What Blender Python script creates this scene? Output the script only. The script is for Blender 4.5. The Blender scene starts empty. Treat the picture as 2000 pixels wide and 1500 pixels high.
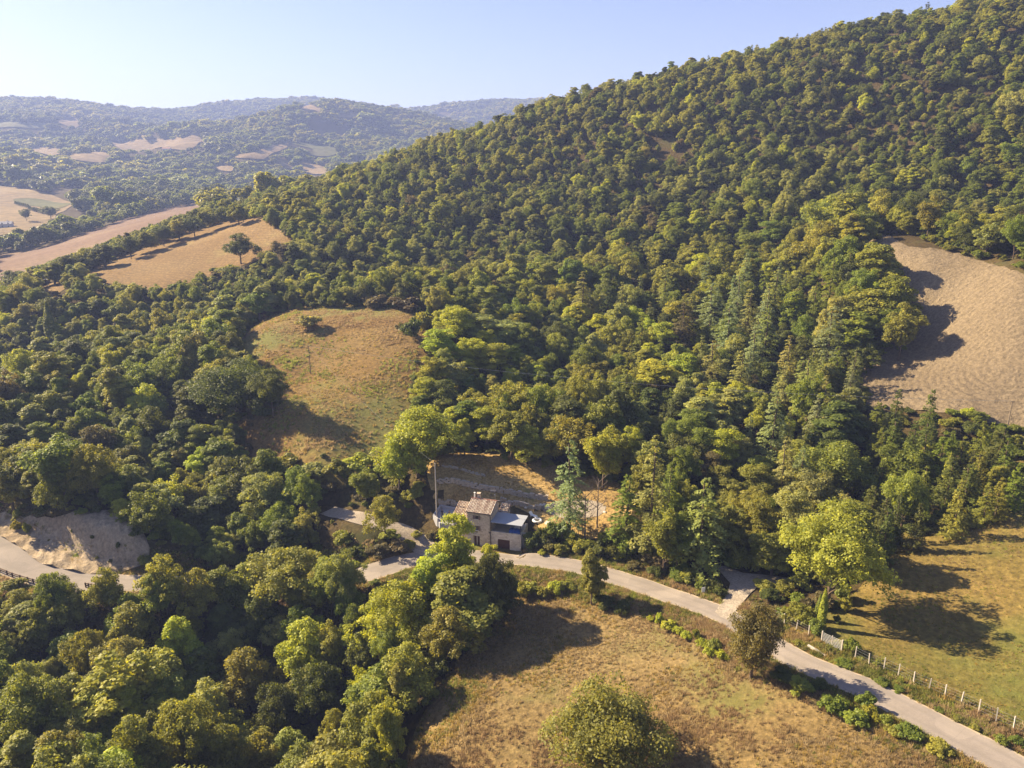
import bpy, bmesh, math, random
import numpy as np
from mathutils import Vector, Matrix
from mathutils.geometry import delaunay_2d_cdt

random.seed(7)
rng = np.random.default_rng(7)
scene = bpy.context.scene

# ------------------------------------------------------------------ camera
PITCH = math.radians(16.3)
FPX = 1402.0                      # focal length in pixels of the 2000 px wide photograph
SP, CP = math.sin(PITCH), math.cos(PITCH)
cam_d = bpy.data.cameras.new("camera")
cam_d.sensor_width = 36.0
cam_d.lens = 36.0 * FPX / 2000.0
cam_d.clip_start = 0.5
cam_d.clip_end = 12000.0
cam = bpy.data.objects.new("camera", cam_d)
cam.location = (0, 0, 0)
cam.rotation_euler = (math.radians(90) - PITCH, 0, 0)
scene.collection.objects.link(cam)
scene.camera = cam

# ------------------------------------------------------------------ sky, sun, exposure
SUN_EL = math.radians(31.0)
SUN_AZ = math.radians(-65.0)      # from +Y towards +X
sun_vec = Vector((math.sin(SUN_AZ) * math.cos(SUN_EL), math.cos(SUN_AZ) * math.cos(SUN_EL), math.sin(SUN_EL)))
world = bpy.data.worlds.new("World")
scene.world = world
world.use_nodes = True
wn, wl = world.node_tree.nodes, world.node_tree.links
wn.clear()
sky = wn.new("ShaderNodeTexSky")
sky.sky_type = 'NISHITA'
sky.sun_disc = False
sky.sun_elevation = SUN_EL
sky.sun_rotation = SUN_AZ
sky.altitude = 400
sky.air_density = 1.0
sky.dust_density = 0.6
sky.ozone_density = 3.2
bg = wn.new("ShaderNodeBackground")
bg.inputs[1].default_value = 0.05
wo = wn.new("ShaderNodeOutputWorld")
tone = wn.new("ShaderNodeMix"); tone.data_type = 'RGBA'; tone.blend_type = 'MULTIPLY'     # the photograph's slightly lavender white balance
tone.inputs[0].default_value = 1.0; tone.inputs[7].default_value = (1.12, 0.91, 0.98, 1)
wl.new(sky.outputs[0], tone.inputs[6])
wl.new(tone.outputs[2], bg.inputs[0])
wl.new(bg.outputs[0], wo.inputs[0])
sun_d = bpy.data.lights.new("sun", 'SUN')
sun_d.energy = 5.0
sun_d.angle = math.radians(0.5)
sun_d.color = (1.0, 0.81, 0.53)
sun = bpy.data.objects.new("sun", sun_d)
sun.rotation_euler = sun_vec.to_track_quat('Z', 'Y').to_euler()
scene.collection.objects.link(sun)
scene.view_settings.view_transform = 'Standard'
scene.view_settings.look = 'None'
scene.view_settings.gamma = 1.0
scene.view_settings.use_curve_mapping = False
scene.view_settings.exposure = 1.93
cy = scene.cycles
cy.max_bounces = 6
cy.diffuse_bounces = 4
cy.glossy_bounces = 2
cy.transmission_bounces = 3
cy.volume_bounces = 0
cy.transparent_max_bounces = 8
cy.use_adaptive_sampling = True
cy.adaptive_threshold = 0.01
cy.use_denoising = True
cy.sample_clamp_indirect = 4.0
cy.caustics_reflective = False
cy.caustics_refractive = False

# ------------------------------------------------------------------ pixel <-> world helpers
def ray(u, v):
    x = (u - 1000.0) / FPX
    y = -(v - 750.0) / FPX
    return np.array([x, CP + y * SP, -SP + y * CP])   # depth along the lens axis = 1

def project(P):
    P = np.atleast_2d(P)
    depth = P[:, 1] * CP - P[:, 2] * SP
    up = P[:, 1] * SP + P[:, 2] * CP
    d = np.maximum(depth, 1e-3)
    return 1000 + FPX * P[:, 0] / d, 750 - FPX * up / d, depth

def _vnoise(x, y, seed):
    xi = np.floor(x).astype(np.int64); yi = np.floor(y).astype(np.int64)
    fx = x - xi; fy = y - yi
    fx = fx * fx * (3 - 2 * fx); fy = fy * fy * (3 - 2 * fy)
    def h(a, b):
        n = (a * 374761393 + b * 668265263 + seed * 1442695041) & 0x7fffffff
        n = ((n ^ (n >> 13)) * 1274126177) & 0x7fffffff
        n = (n ^ (n >> 16)) & 0xffff
        return n / 32767.5 - 1.0
    return (h(xi, yi) * (1 - fx) + h(xi + 1, yi) * fx) * (1 - fy) + (h(xi, yi + 1) * (1 - fx) + h(xi + 1, yi + 1) * fx) * fy

def fbm(x, y, scale, octaves=4, seed=0, gain=0.5):
    x = np.asarray(x, float) / scale; y = np.asarray(y, float) / scale
    out = 0; a = 1.0; t = 0
    for o in range(octaves):
        out = out + a * _vnoise(x + 17.3 * o, y - 9.1 * o, seed + o); t += a
        a *= gain; x = x * 2.03; y = y * 2.03
    return out / t

# ------------------------------------------------------------------ terrain heights
# ground points: Z = (u, v, z): the ground at that pixel lies at height z; R = (u, v, r, h): ground at horizontal distance r, h metres under the pixel
CZ = [
 # road, house, near field
 (1960,1480,-58),(1700,1330,-60),(1500,1240,-62),(1400,1200,-63.5),(1250,1140,-65),(1100,1095,-66.3),(980,1090,-67.2),
 (940,1070,-67.5),(1020,1072,-67.3),(820,1105,-69),(720,1120,-70.5),(400,1130,-72),(160,1135,-71.5),(60,1110,-71),(0,1070,-70.5),
 (150,1015,-64.5),(240,1030,-65),(40,1010,-65.5),(350,1075,-68.5),(200,1075,-68.2),(120,1068,-67.8),(265,1088,-68.9),(60,1062,-68.2),(700,1075,-67.0),(800,1060,-68.6),(760,1030,-67.2),
 (700,1008,-66.3),(860,1015,-65.6),(1060,1045,-64.6),(1000,990,-64.2),(900,985,-64.3),(940,955,-62.5),(1050,955,-62.5),(870,900,-60),(1000,900,-60),(1100,930,-61.5),
 (1150,1020,-64.2),(1200,1070,-64.6),(1300,1100,-64.3),(1450,1140,-63),(1240,1020,-63),(1350,1040,-62.5),
 (900,1300,-69),(1000,1450,-67.5),(1400,1450,-62.5),(1250,1250,-65.5),(1600,1450,-60),(1700,1490,-59),(1000,1200,-69),(800,1490,-72),
 # meadow on the right
 (1850,1250,-60),(1700,1100,-60.5),(1950,1000,-56.5),(1990,1350,-58),(1600,1200,-61.8),(1990,870,-53),
 # ploughed field
 (1850,815,-50.5),(1995,835,-51),(1720,780,-51),(1710,720,-47.5),(1900,680,-40),(1995,680,-38),(1790,640,-39),(1995,540,-24),(1850,500,-22),(1700,475,-21),(1800,560,-29),
 # round clearing
 (620,915,-62),(730,905,-63),(607,733,-54),(560,612,-46),(700,592,-44.5),(800,600,-44),(820,700,-50.5),(480,650,-49.5),(500,830,-59),(790,800,-57.5),
 # stubble field on the ridge
 (330,550,-45),(560,462,-28.5),(490,432,-24),(170,540,-46),(250,500,-41),(400,445,-29),(420,515,-40),(80,590,-50),(250,552,-46.5),
]
CR = [
 # wood bottom left (tree tops)
 (200,1400,97,11),(0,1490,88,11),(600,1450,88,9),(400,1250,112,11),(100,1200,128,11),(600,1200,110,10),(350,1490,84,10),(700,1300,95,9),
 # wood between road and clearing
 (400,1000,150,10),(200,900,168,10),(60,850,185,10),(600,985,140,8),(300,760,205,10),(450,640,250,8),(100,760,215,10),(0,725,235,9),(200,660,250,9),
 # hollow behind it
 (0,690,300,14),(120,640,310,12),(300,600,300,11),(0,590,350,8),
 # below the great hill
 (900,800,158,10),(1000,700,195,10),(1200,750,172,10),(1400,850,145,12),(1500,950,132,12),(1600,800,160,12),(1600,650,205,10),(1400,650,208,10),(1200,600,235,10),(1000,550,265,9),(850,500,310,9),(700,520,290,9),(650,440,350,8),
 (1690,900,150,9),(1400,500,270,9),(1600,480,275,9),(1200,450,310,8),(1000,420,350,8),(1500,350,335,8),(1700,400,310,9),(1900,400,310,9),(1990,470,285,8),
 (1300,300,380,8),(1100,300,410,7),(900,350,400,7),(1700,250,370,8),(1950,250,360,8),(1500,200,400,8),
 # crest
 (1225,165,455,7),(1310,138,455,7),(1080,192,465,9),(980,235,470,8),(900,262,475,7),(800,298,470,7),(700,335,465,7),(600,365,455,7),(500,395,450,8),(430,410,445,8),
 (1400,112,460,9),(1500,86,455,9),(1600,60,450,9),(1750,27,445,9),(1880,8,440,9),(2000,-12,440,9),(2150,-45,440,9),
 (1225,200,535,6),(1400,150,535,6),(1500,128,530,6),(1600,102,530,6),(1750,72,525,6),(1880,55,520,6),(2000,30,520,6),(2150,-5,520,6),(1080,222,540,6),(950,262,545,6),
 # back side of the great hill
 (1225,300,800,0),(2000,200,850,0),(1600,240,850,0),(900,380,750,0),(1000,300,1500,0),(1500,260,1600,0),(2000,230,1700,0),
 # ridge behind the stubble field and the dip beyond
 (0,560,385,8),(100,520,385,8),(250,485,390,8),(400,425,440,8),
 (0,530,500,0),(200,455,640,0),(400,402,880,0),(100,490,570,0),(300,425,760,0),
 (0,480,640,10),(150,430,800,10),(280,400,1000,8),(60,445,850,0),(60,400,1150,0),(0,370,1350,0),(130,398,1180,0),(450,388,1080,0),(600,372,1150,0),(300,388,1150,0),(190,393,1150,0),
 # far hills
 (0,330,1700,8),(150,330,1650,8),(300,325,1750,8),(450,335,1500,8),(600,340,1450,8),(700,320,1600,8),
 (0,285,2200,5),(170,310,1900,0),(300,283,2150,0),(390,272,2200,0),(550,292,1900,0),(640,300,1850,0),(800,290,1900,5),
 (0,240,2700,5),(120,240,2650,5),(300,250,2750,5),(420,275,2150,5),(480,258,2150,5),(560,240,2150,5),(700,229,2150,5),(850,230,2150,5),(1000,243,2150,5),(420,290,2650,0),(560,284,2700,0),(700,276,2700,0),(850,276,2700,0),(1000,276,2700,0),(300,262,2650,5),
 (-150,205,3400,8),(0,197,3400,8),(100,196,3400,8),(180,206,3400,8),(270,219,3500,8),(350,216,3500,8),(420,207,3400,8),(560,203,3300,8),(640,205,3300,8),(700,210,3300,8),(790,219,3400,8),(870,209,3200,8),(940,210,3200,8),(1040,207,3000,8),(1200,215,3100,8),(1600,220,3200,8),(2000,220,3200,8),
 (0,230,4300,0),(500,235,4300,0),(1000,235,4300,0),(2000,235,4300,0),
]
def _ctrl():
    pts = []
    for u, v, z in CZ:
        d = ray(u, v); t = z / d[2]
        pts.append((d[0] * t, d[1] * t, z))
    for u, v, r, h in CR:
        d = ray(u, v); t = r / math.hypot(d[0], d[1])
        pts.append((d[0] * t, d[1] * t, d[2] * t - h))
    # out of the picture on both sides and near the camera
    for a, r, z in [(-60,100,-78),(-60,200,-66),(-60,400,-50),(-60,1000,-60),(-60,3000,150),(60,100,-56),(60,200,-40),(60,400,60),(60,1000,60),(60,3000,150),
                    (-35,60,-80),(0,60,-69),(35,60,-60),(-60,60,-80),(60,60,-58),(-48,130,-76),(-48,250,-68)]:
        a = math.radians(a); pts.append((r * math.sin(a), r * math.cos(a), z))
    return np.array(pts)
CT = _ctrl()
def _pl(x, y):
    th = np.clip(np.arctan2(x, np.maximum(y, 1e-3)), -1.15, 1.15)
    return np.stack([th * 1.6, np.log(np.clip(np.hypot(x, y), 52, 4600))], -1)
def _phi(d2):
    return 0.5 * d2 * np.log(d2 + 1e-12)
_cp = _pl(CT[:, 0], CT[:, 1])
_n = len(_cp)
_A = np.zeros((_n + 3, _n + 3))
_d2 = ((_cp[:, None] - _cp[None]) ** 2).sum(-1)
_A[:_n, :_n] = _phi(_d2) + np.eye(_n) * 0.0008
_A[:_n, _n] = 1; _A[_n, :_n] = 1
_A[:_n, _n + 1:] = _cp; _A[_n + 1:, :_n] = _cp.T
_rr = np.hypot(CT[:, 0], CT[:, 1])
_w = np.linalg.solve(_A, np.concatenate([CT[:, 2] / _rr * 100.0, [0, 0, 0]]))
def base_height(x, y):
    x = np.asarray(x, float); y = np.asarray(y, float)
    sh = x.shape; x = x.ravel(); y = y.ravel()
    out = np.empty(len(x))
    for i in range(0, len(x), 20000):
        q = _pl(x[i:i + 20000], y[i:i + 20000])
        d2 = ((q[:, None] - _cp[None]) ** 2).sum(-1)
        t = _phi(d2) @ _w[:_n] + _w[_n] + q @ _w[_n + 1:]
        out[i:i + 20000] = t * np.exp(q[:, 1]) / 100.0
    r = np.hypot(x, y)
    # under and behind the camera the ground levels out
    k = np.clip((r - 40) / 25, 0, 1); k = k * k * (3 - 2 * k)
    back = np.clip((y + 10) / 50, 0, 1); k = k * back
    out = out * k + (-70.0) * (1 - k)
    # folds of the ground: small near, gullies far away
    far = np.clip((r - 900) / 900, 0, 1)
    out = out + fbm(x, y, 22, 3, 3) * 0.35 + (fbm(x, y, 560, 4, 11) * 60 + (0.35 - np.abs(fbm(x, y, 330, 3, 14))) * 55) * far * np.clip((3300 - r) / 700, 0.25, 1)
    hill = np.clip((r - 230) / 80, 0, 1) * np.clip((x + 60) / 80, 0, 1) * np.clip((520 - r) / 100, 0, 1)
    out = out + fbm(x, y, 60, 3, 5) * 6.0 * hill * np.clip((480 - r) / 90, 0.25, 1)
    return out.reshape(sh)

def _axis(lo, hi, a, b, step, growth, cap):
    mid = list(np.arange(a, b + 0.01, step))
    s, p, up = step, b, []
    while p < hi:
        s = min(s * growth, cap); p += s; up.append(p)
    s, p, dn = step, a, []
    while p > lo:
        s = min(s * growth, cap); p -= s; dn.append(p)
    return np.array(dn[::-1] + mid + up)
GX = _axis(-4200, 4200, -125, 115, 1.5, 1.035, 42)
GY = _axis(-260, 4700, 62, 170, 1.5, 1.03, 34)
_gx, _gy = np.meshgrid(GX, GY, indexing='ij')
GZ = base_height(_gx, _gy)
def H(x, y):
    x = np.asarray(x, float); y = np.asarray(y, float)
    i = np.clip(np.searchsorted(GX, x) - 1, 0, len(GX) - 2); j = np.clip(np.searchsorted(GY, y) - 1, 0, len(GY) - 2)
    fx = (x - GX[i]) / (GX[i + 1] - GX[i]); fy = (y - GY[j]) / (GY[j + 1] - GY[j])
    fx = np.clip(fx, 0, 1); fy = np.clip(fy, 0, 1)
    return (GZ[i, j] * (1 - fx) + GZ[i + 1, j] * fx) * (1 - fy) + (GZ[i, j + 1] * (1 - fx) + GZ[i + 1, j + 1] * fx) * fy
_TS = np.geomspace(45, 5200, 2600)
def ground(u, v, h=0.0):
    """The point of the ground whose top end, h metres up, is seen at pixel (u, v)."""
    d = ray(u, v)
    P = d[None] * _TS[:, None]
    s = P[:, 2] - h - H(P[:, 0], P[:, 1])
    k = np.nonzero(s < 0)[0]
    if len(k) == 0:
        return None
    k = max(int(k[0]), 1)
    a, b = _TS[k - 1], _TS[k]
    for _ in range(22):
        m = 0.5 * (a + b); p = d * m
        if p[2] - h - float(H(p[0], p[1])) < 0: b = m
        else: a = m
    p = d * b
    return Vector((p[0], p[1], p[2] - h))

# ------------------------------------------------------------------ roads cut into the slope, level ground for the house
def spline(pts, step=1.0):
    """Catmull-Rom through 2D/3D points, resampled about every step metres."""
    P = [np.array(p, float) for p in pts]
    P = [2 * P[0] - P[1]] + P + [2 * P[-1] - P[-2]]
    out = []
    for i in range(1, len(P) - 2):
        n = max(2, int(np.linalg.norm(P[i + 1] - P[i]) / step))
        for k in range(n):
            t = k / n
            out.append(0.5 * ((2 * P[i]) + (-P[i - 1] + P[i + 1]) * t + (2 * P[i - 1] - 5 * P[i] + 4 * P[i + 1] - P[i + 2]) * t * t + (-P[i - 1] + 3 * P[i] - 3 * P[i + 1] + P[i + 2]) * t ** 3))
    out.append(P[-2])
    return np.array(out)

ROAD_PX = [(2180,1620,4.6),(1985,1500,4.6),(1840,1423,4.6),(1700,1350,4.6),(1545,1283,4.6),(1422,1207,4.6),(1300,1161,4.6),(1210,1131,4.6),(1134,1109,4.6),(1050,1095,4.8),(975,1089,5.0),
           (900,1088,5.4),(802,1096,5.4),(706,1120,6.2),(600,1134,5.6),(480,1138,5.2),(360,1139,5.2),(250,1140,5.6),(170,1137,6.6),(105,1125,8.0),(50,1100,9.0),(0,1074,8.5),(-60,1040,6.5),(-140,1010,6)]
DRIVE_PX = [(868,1085,4.2),(830,1062,4.4),(785,1040,4.6),(740,1021,4.6),(700,1010,4.6),(640,1000,4.2)]
def _line(px):
    L = []
    for u, v, w in px:
        g = ground(u, v)
        L.append((g.x, g.y, g.z, w))
    s = spline(L, 1.0)
    k = np.ones(9) / 9
    z = np.convolve(np.pad(s[:, 2], 4, mode='edge'), k, 'valid')
    s[:, 2] = z
    return s
ROAD = _line(ROAD_PX)
DRIVE = _line(DRIVE_PX)
DRIVE[:4, 2] = np.linspace(ROAD[np.argmin(np.hypot(ROAD[:, 0] - DRIVE[0, 0], ROAD[:, 1] - DRIVE[0, 1])), 2], DRIVE[4, 2], 4)

def flatten(lines):
    global GZ
    sel = np.nonzero((_gx > -190) & (_gx < 120) & (_gy > 45) & (_gy < 260))
    px, py, gz = _gx[sel], _gy[sel], GZ[sel].copy()
    for L in lines:
        best = np.full(len(px), 1e9); bi = np.zeros(len(px), int)
        for i in range(0, len(L)):
            d = np.hypot(px - L[i, 0], py - L[i, 1]) - L[i, 3] / 2
            m = d < best; best[m] = d[m]; bi[m] = i
        k = np.clip((5.5 - best) / 4.0, 0, 1); k = k * k * (3 - 2 * k)
        gz = gz * (1 - k) + L[bi, 2] * k
    GZ[sel] = gz
flatten([DRIVE, ROAD])

HA = math.radians(16.0)
HE = np.array([math.cos(HA), -math.sin(HA)]); HN = np.array([math.sin(HA), math.cos(HA)])
_h0 = ground(913.5, 1063)
HO = np.array([_h0.x, _h0.y]); HZ = _h0.z
def hloc(x, y):
    return (x - HO[0]) * HE[0] + (y - HO[1]) * HE[1], (x - HO[0]) * HN[0] + (y - HO[1]) * HN[1]
def hw(X, Y, Z=0.0):
    return Vector((HO[0] + HE[0] * X + HN[0] * Y, HO[1] + HE[1] * X + HN[1] * Y, HZ + Z))
YARD = 3.25
_lx, _ly = hloc(_gx, _gy)
def _box(lo, hi, v, e):
    return np.clip((v - lo) / e + 1, 0, 1) * np.clip((hi - v) / e + 1, 0, 1)
_k = _box(-4.5, 11.0, _lx, 1.0) * _box(-3.0, 4.6, _ly, 0.9)
GZ = GZ * (1 - _k) + HZ * _k
_k = _box(-6.0, 18.0, _lx, 2.0) * _box(6.0, 11.0, _ly, 1.0)
_yz = HZ + YARD + 0.05 * np.clip(_ly - 6, 0, 9)
GZ = GZ * (1 - _k) + _yz * _k
# the paved patio left of the house
_k = _box(-9.5, -3.0, _lx, 1.0) * _box(3.5, 10.0, _ly, 1.0)
GZ = GZ * (1 - _k) + (HZ + 2.2) * _k

# ------------------------------------------------------------------ materials
def V(c): return (c[0], c[1], c[2], 1.0)
class NT:
    def __init__(self, name):
        self.m = bpy.data.materials.new(name); self.m.use_nodes = True
        self.n = self.m.node_tree.nodes; self.l = self.m.node_tree.links
        self.n.clear()
        self.out = self.n.new("ShaderNodeOutputMaterial")
        self.tc = self.n.new("ShaderNodeTexCoord")
        self.geo = self.n.new("ShaderNodeNewGeometry")
    def new(self, t, **kw):
        n = self.n.new(t)
        for k, v in kw.items(): setattr(n, k, v)
        return n
    def put(self, a, b):
        if isinstance(a, bpy.types.NodeSocket): self.l.new(a, b)
        elif isinstance(a, (tuple, list)): b.default_value = V(a) if len(b.default_value) == 4 else a
        else: b.default_value = a
    def noise(self, scale, detail=4, rough=0.55, vec=None, dist=0.0):
        n = self.new("ShaderNodeTexNoise"); n.inputs["Scale"].default_value = scale
        n.inputs["Detail"].default_value = detail; n.inputs["Roughness"].default_value = rough
        n.inputs["Distortion"].default_value = dist
        self.l.new(vec if vec is not None else self.geo.outputs["Position"], n.inputs["Vector"])
        return n.outputs[0]
    def ramp(self, fac, stops):
        r = self.new("ShaderNodeValToRGB"); self.put(fac, r.inputs[0])
        e = r.color_ramp.elements
        e[0].position = stops[0][0]; e[0].color = V(stops[0][1])
        e[1].position = stops[-1][0]; e[1].color = V(stops[-1][1])
        for p, c in stops[1:-1]:
            x = e.new(p); x.color = V(c)
        return r.outputs[0]
    def mix(self, fac, a, b, mode='MIX'):
        m = self.new("ShaderNodeMix", data_type='RGBA', blend_type=mode)
        self.put(fac, m.inputs[0]); self.put(a, m.inputs[6]); self.put(b, m.inputs[7])
        return m.outputs[2]
    def math(self, op, a, b=0.0, clamp=False):
        m = self.new("ShaderNodeMath", operation=op); m.use_clamp = clamp
        self.put(a, m.inputs[0]); self.put(b, m.inputs[1])
        return m.outputs[0]
    def range(self, v, a, b, c=0.0, d=1.0):
        m = self.new("ShaderNodeMapRange"); self.put(v, m.inputs[0])
        for i, x in enumerate((a, b, c, d)): m.inputs[i + 1].default_value = x
        return m.outputs[0]
    def vec(self, scale=(1, 1, 1), rot=(0, 0, 0), src=None):
        m = self.new("ShaderNodeMapping"); m.inputs["Scale"].default_value = scale; m.inputs["Rotation"].default_value = rot
        self.l.new(src if src is not None else self.geo.outputs["Position"], m.inputs["Vector"])
        return m.outputs[0]
    def bump(self, h, strength=0.5, dist=0.1):
        b = self.new("ShaderNodeBump"); b.inputs["Strength"].default_value = strength; b.inputs["Distance"].default_value = dist
        self.put(h, b.inputs["Height"]); return b.outputs[0]
    def bsdf(self, color, rough=0.9, spec=0.2, normal=None, metal=0.0):
        p = self.new("ShaderNodeBsdfPrincipled")
        self.put(color, p.inputs["Base Color"]); self.put(rough, p.inputs["Roughness"])
        p.inputs["Specular IOR Level"].default_value = spec; p.inputs["Metallic"].default_value = metal
        if normal is not None: self.l.new(normal, p.inputs["Normal"])
        self.l.new(p.outputs[0], self.out.inputs[0])
        return p

MAT = {}
def simple(name, col, rough=0.85, spec=0.25, var=0.25, scale=3.0, metal=0.0, obj=False):
    t = NT(name)
    src = t.tc.outputs["Object"] if obj else None
    n = t.noise(scale, 4, vec=src)
    c = t.mix(n, tuple(x * (1 - var) for x in col), tuple(min(1, x * (1 + var)) for x in col))
    t.bsdf(c, rough, spec, metal=metal)
    MAT[name] = t.m
    return t.m

def ground_material(name, cols, patch=0.06, fine=1.8, speck=(0.05, 0.045, 0.02), speck_amt=0.35, green=None, green_scale=0.03, green_lo=0.52, stripe=None, bump=0.6):
    """Dry grass or soil: broad patches, a finer mottling, dark specks, green patches."""
    t = NT(name)
    a = t.noise(patch, 5, 0.6)
    c = t.ramp(t.range(a, 0.3, 0.7), [(0, cols[0]), (0.5, cols[1]), (1, cols[2])])
    b = t.noise(fine, 5, 0.7)
    c = t.mix(1.0, c, t.ramp(t.range(b, 0.25, 0.75), [(0, (0.5, 0.5, 0.5)), (1, (1.45, 1.4, 1.3))]), 'MULTIPLY')
    if green is not None:
        g = t.noise(green_scale, 4, 0.65)
        c = t.mix(t.range(g, green_lo, green_lo + 0.12), c, green)
        c = t.mix(1.0, c, t.ramp(t.range(b, 0.25, 0.75), [(0, (0.75, 0.75, 0.75)), (1, (1.2, 1.2, 1.2))]), 'MULTIPLY')
    s = t.noise(fine * 2.2, 3, 0.8)
    c = t.mix(t.math('MULTIPLY', t.range(s, 0.55, 0.68), speck_amt), c, speck)
    if stripe is not None:
        w = t.new("ShaderNodeTexWave"); w.inputs["Scale"].default_value = stripe[0]; w.inputs["Distortion"].default_value = 2.5
        w.inputs["Detail"].default_value = 2; w.inputs["Detail Scale"].default_value = 0.6
        t.l.new(t.vec(rot=(0, 0, stripe[1])), w.inputs["Vector"])
        c = t.mix(t.math('MULTIPLY', w.outputs[1], stripe[2]), c, tuple(x * 0.55 for x in cols[1]))
    nrm = t.bump(t.math('ADD', b, t.math('MULTIPLY', s, 0.6)), bump, 0.35)
    t.bsdf(c, 0.95, 0.08, nrm)
    MAT[name] = t.m
    return t.m

ground_material('forest_floor', [(0.051, 0.040, 0.017), (0.068, 0.051, 0.024), (0.103, 0.075, 0.034)], 0.05, 1.2, green=(0.06, 0.06, 0.022), green_scale=0.05, green_lo=0.55)
ground_material('dry_field', [(0.138, 0.094, 0.038), (0.198, 0.145, 0.064), (0.262, 0.202, 0.108)], 0.030, 1.6, speck=(0.10, 0.078, 0.035), speck_amt=0.5, green=(0.145, 0.130, 0.042), green_scale=0.06, green_lo=0.54)
ground_material('meadow_grass', [(0.113, 0.099, 0.027), (0.155, 0.120, 0.037), (0.203, 0.144, 0.050)], 0.035, 1.1, speck=(0.085, 0.08, 0.028), speck_amt=0.35, green=(0.115, 0.130, 0.032), green_scale=0.028, green_lo=0.50, stripe=(0.16, math.radians(24), 0.20))
ground_material('clearing_grass', [(0.154, 0.096, 0.036), (0.190, 0.126, 0.046), (0.216, 0.156, 0.066)], 0.035, 1.3, speck=(0.09, 0.07, 0.03), speck_amt=0.4, green=(0.165, 0.160, 0.048), green_scale=0.022, green_lo=0.50)
ground_material('stubble', [(0.174, 0.114, 0.050), (0.211, 0.142, 0.065), (0.242, 0.174, 0.087)], 0.03, 0.9, speck=(0.2, 0.14, 0.06), speck_amt=0.3, green=(0.26, 0.21, 0.08), green_scale=0.02, green_lo=0.58, stripe=(0.12, math.radians(-62), 0.28))
ground_material('ploughed_soil', [(0.159, 0.126, 0.085), (0.196, 0.157, 0.107), (0.230, 0.187, 0.129)], 0.02, 1.4, speck=(0.09, 0.068, 0.045), speck_amt=0.9, bump=1.0)
ground_material('far_purple_field', [(0.138, 0.091, 0.069), (0.165, 0.113, 0.083), (0.193, 0.138, 0.094)], 0.012, 0.3, speck_amt=0.15)
ground_material('far_dry_field', [(0.189, 0.142, 0.073), (0.241, 0.181, 0.095), (0.284, 0.224, 0.120)], 0.006, 0.1, speck_amt=0.1, stripe=(0.02, 0.6, 0.25))
ground_material('far_green_field', [(0.094, 0.105, 0.039), (0.121, 0.126, 0.050), (0.165, 0.143, 0.060)], 0.006, 0.1, speck_amt=0.1)
ground_material('yard_grass', [(0.279, 0.189, 0.074), (0.361, 0.255, 0.107), (0.410, 0.303, 0.139)], 0.12, 2.0, speck=(0.2, 0.13, 0.05), speck_amt=0.4, green=(0.25, 0.22, 0.07), green_scale=0.2, green_lo=0.6)
ground_material('gravel', [(0.274, 0.236, 0.196), (0.327, 0.287, 0.242), (0.379, 0.340, 0.294)], 0.3, 3.0, speck=(0.22, 0.19, 0.15), speck_amt=0.5)
ground_material('eroded_earth', [(0.292, 0.232, 0.163), (0.353, 0.288, 0.206), (0.396, 0.327, 0.241)], 0.12, 1.5, speck=(0.20, 0.15, 0.10), speck_amt=0.4, bump=1.0)
ground_material('verge_grass', [(0.105, 0.083, 0.025), (0.143, 0.105, 0.037), (0.174, 0.118, 0.052)], 0.10, 1.8, speck=(0.06, 0.055, 0.018), speck_amt=0.6, green=(0.14, 0.17, 0.03), green_scale=0.12, green_lo=0.5)

def road_material():
    t = NT('asphalt_pale')
    a = t.noise(0.25, 5, 0.6); b = t.noise(5.0, 4, 0.7)
    c = t.ramp(t.range(a, 0.3, 0.7), [(0, (0.205, 0.178, 0.156)), (1, (0.27, 0.234, 0.204))])
    c = t.mix(1.0, c, t.ramp(b, [(0.2, (0.82, 0.82, 0.82)), (0.8, (1.12, 1.12, 1.12))]), 'MULTIPLY')
    uv = t.new("ShaderNodeAttribute"); uv.attribute_name = 'across'
    # worn wheel tracks, sand along the edges
    w = t.math('ABSOLUTE', t.math('SUBTRACT', t.math('ABSOLUTE', uv.outputs['Fac']), 0.42))
    c = t.mix(t.range(w, 0.0, 0.2, 0.42, 0.0), c, (0.17, 0.15, 0.132))
    pz = t.noise(0.16, 2, 0.3)
    c = t.mix(t.range(pz, 0.60, 0.61, 0.0, 0.28), c, (0.15, 0.135, 0.12))
    c = t.mix(t.range(pz, 0.36, 0.37, 0.22, 0.0), c, (0.36, 0.31, 0.26))
    e = t.math('ADD', t.math('ABSOLUTE', uv.outputs['Fac']), t.math('MULTIPLY', t.noise(0.9, 3), 0.25))
    c = t.mix(t.range(e, 0.98, 1.12, 0.0, 0.7), c, (0.45, 0.36, 0.24))
    v = t.new("ShaderNodeTexVoronoi", feature='DISTANCE_TO_EDGE'); v.inputs["Scale"].default_value = 0.22
    t.l.new(t.noise(0.4, 3), v.inputs["Randomness"]) if False else None
    t.l.new(t.geo.outputs["Position"], v.inputs["Vector"])
    c = t.mix(t.range(v.outputs[0], 0.0, 0.012, 0.35, 0.0), c, (0.16, 0.14, 0.12))
    t.bsdf(c, 0.85, 0.25, t.bump(b, 0.25, 0.02))
    MAT['asphalt_pale'] = t.m
road_material()

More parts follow.
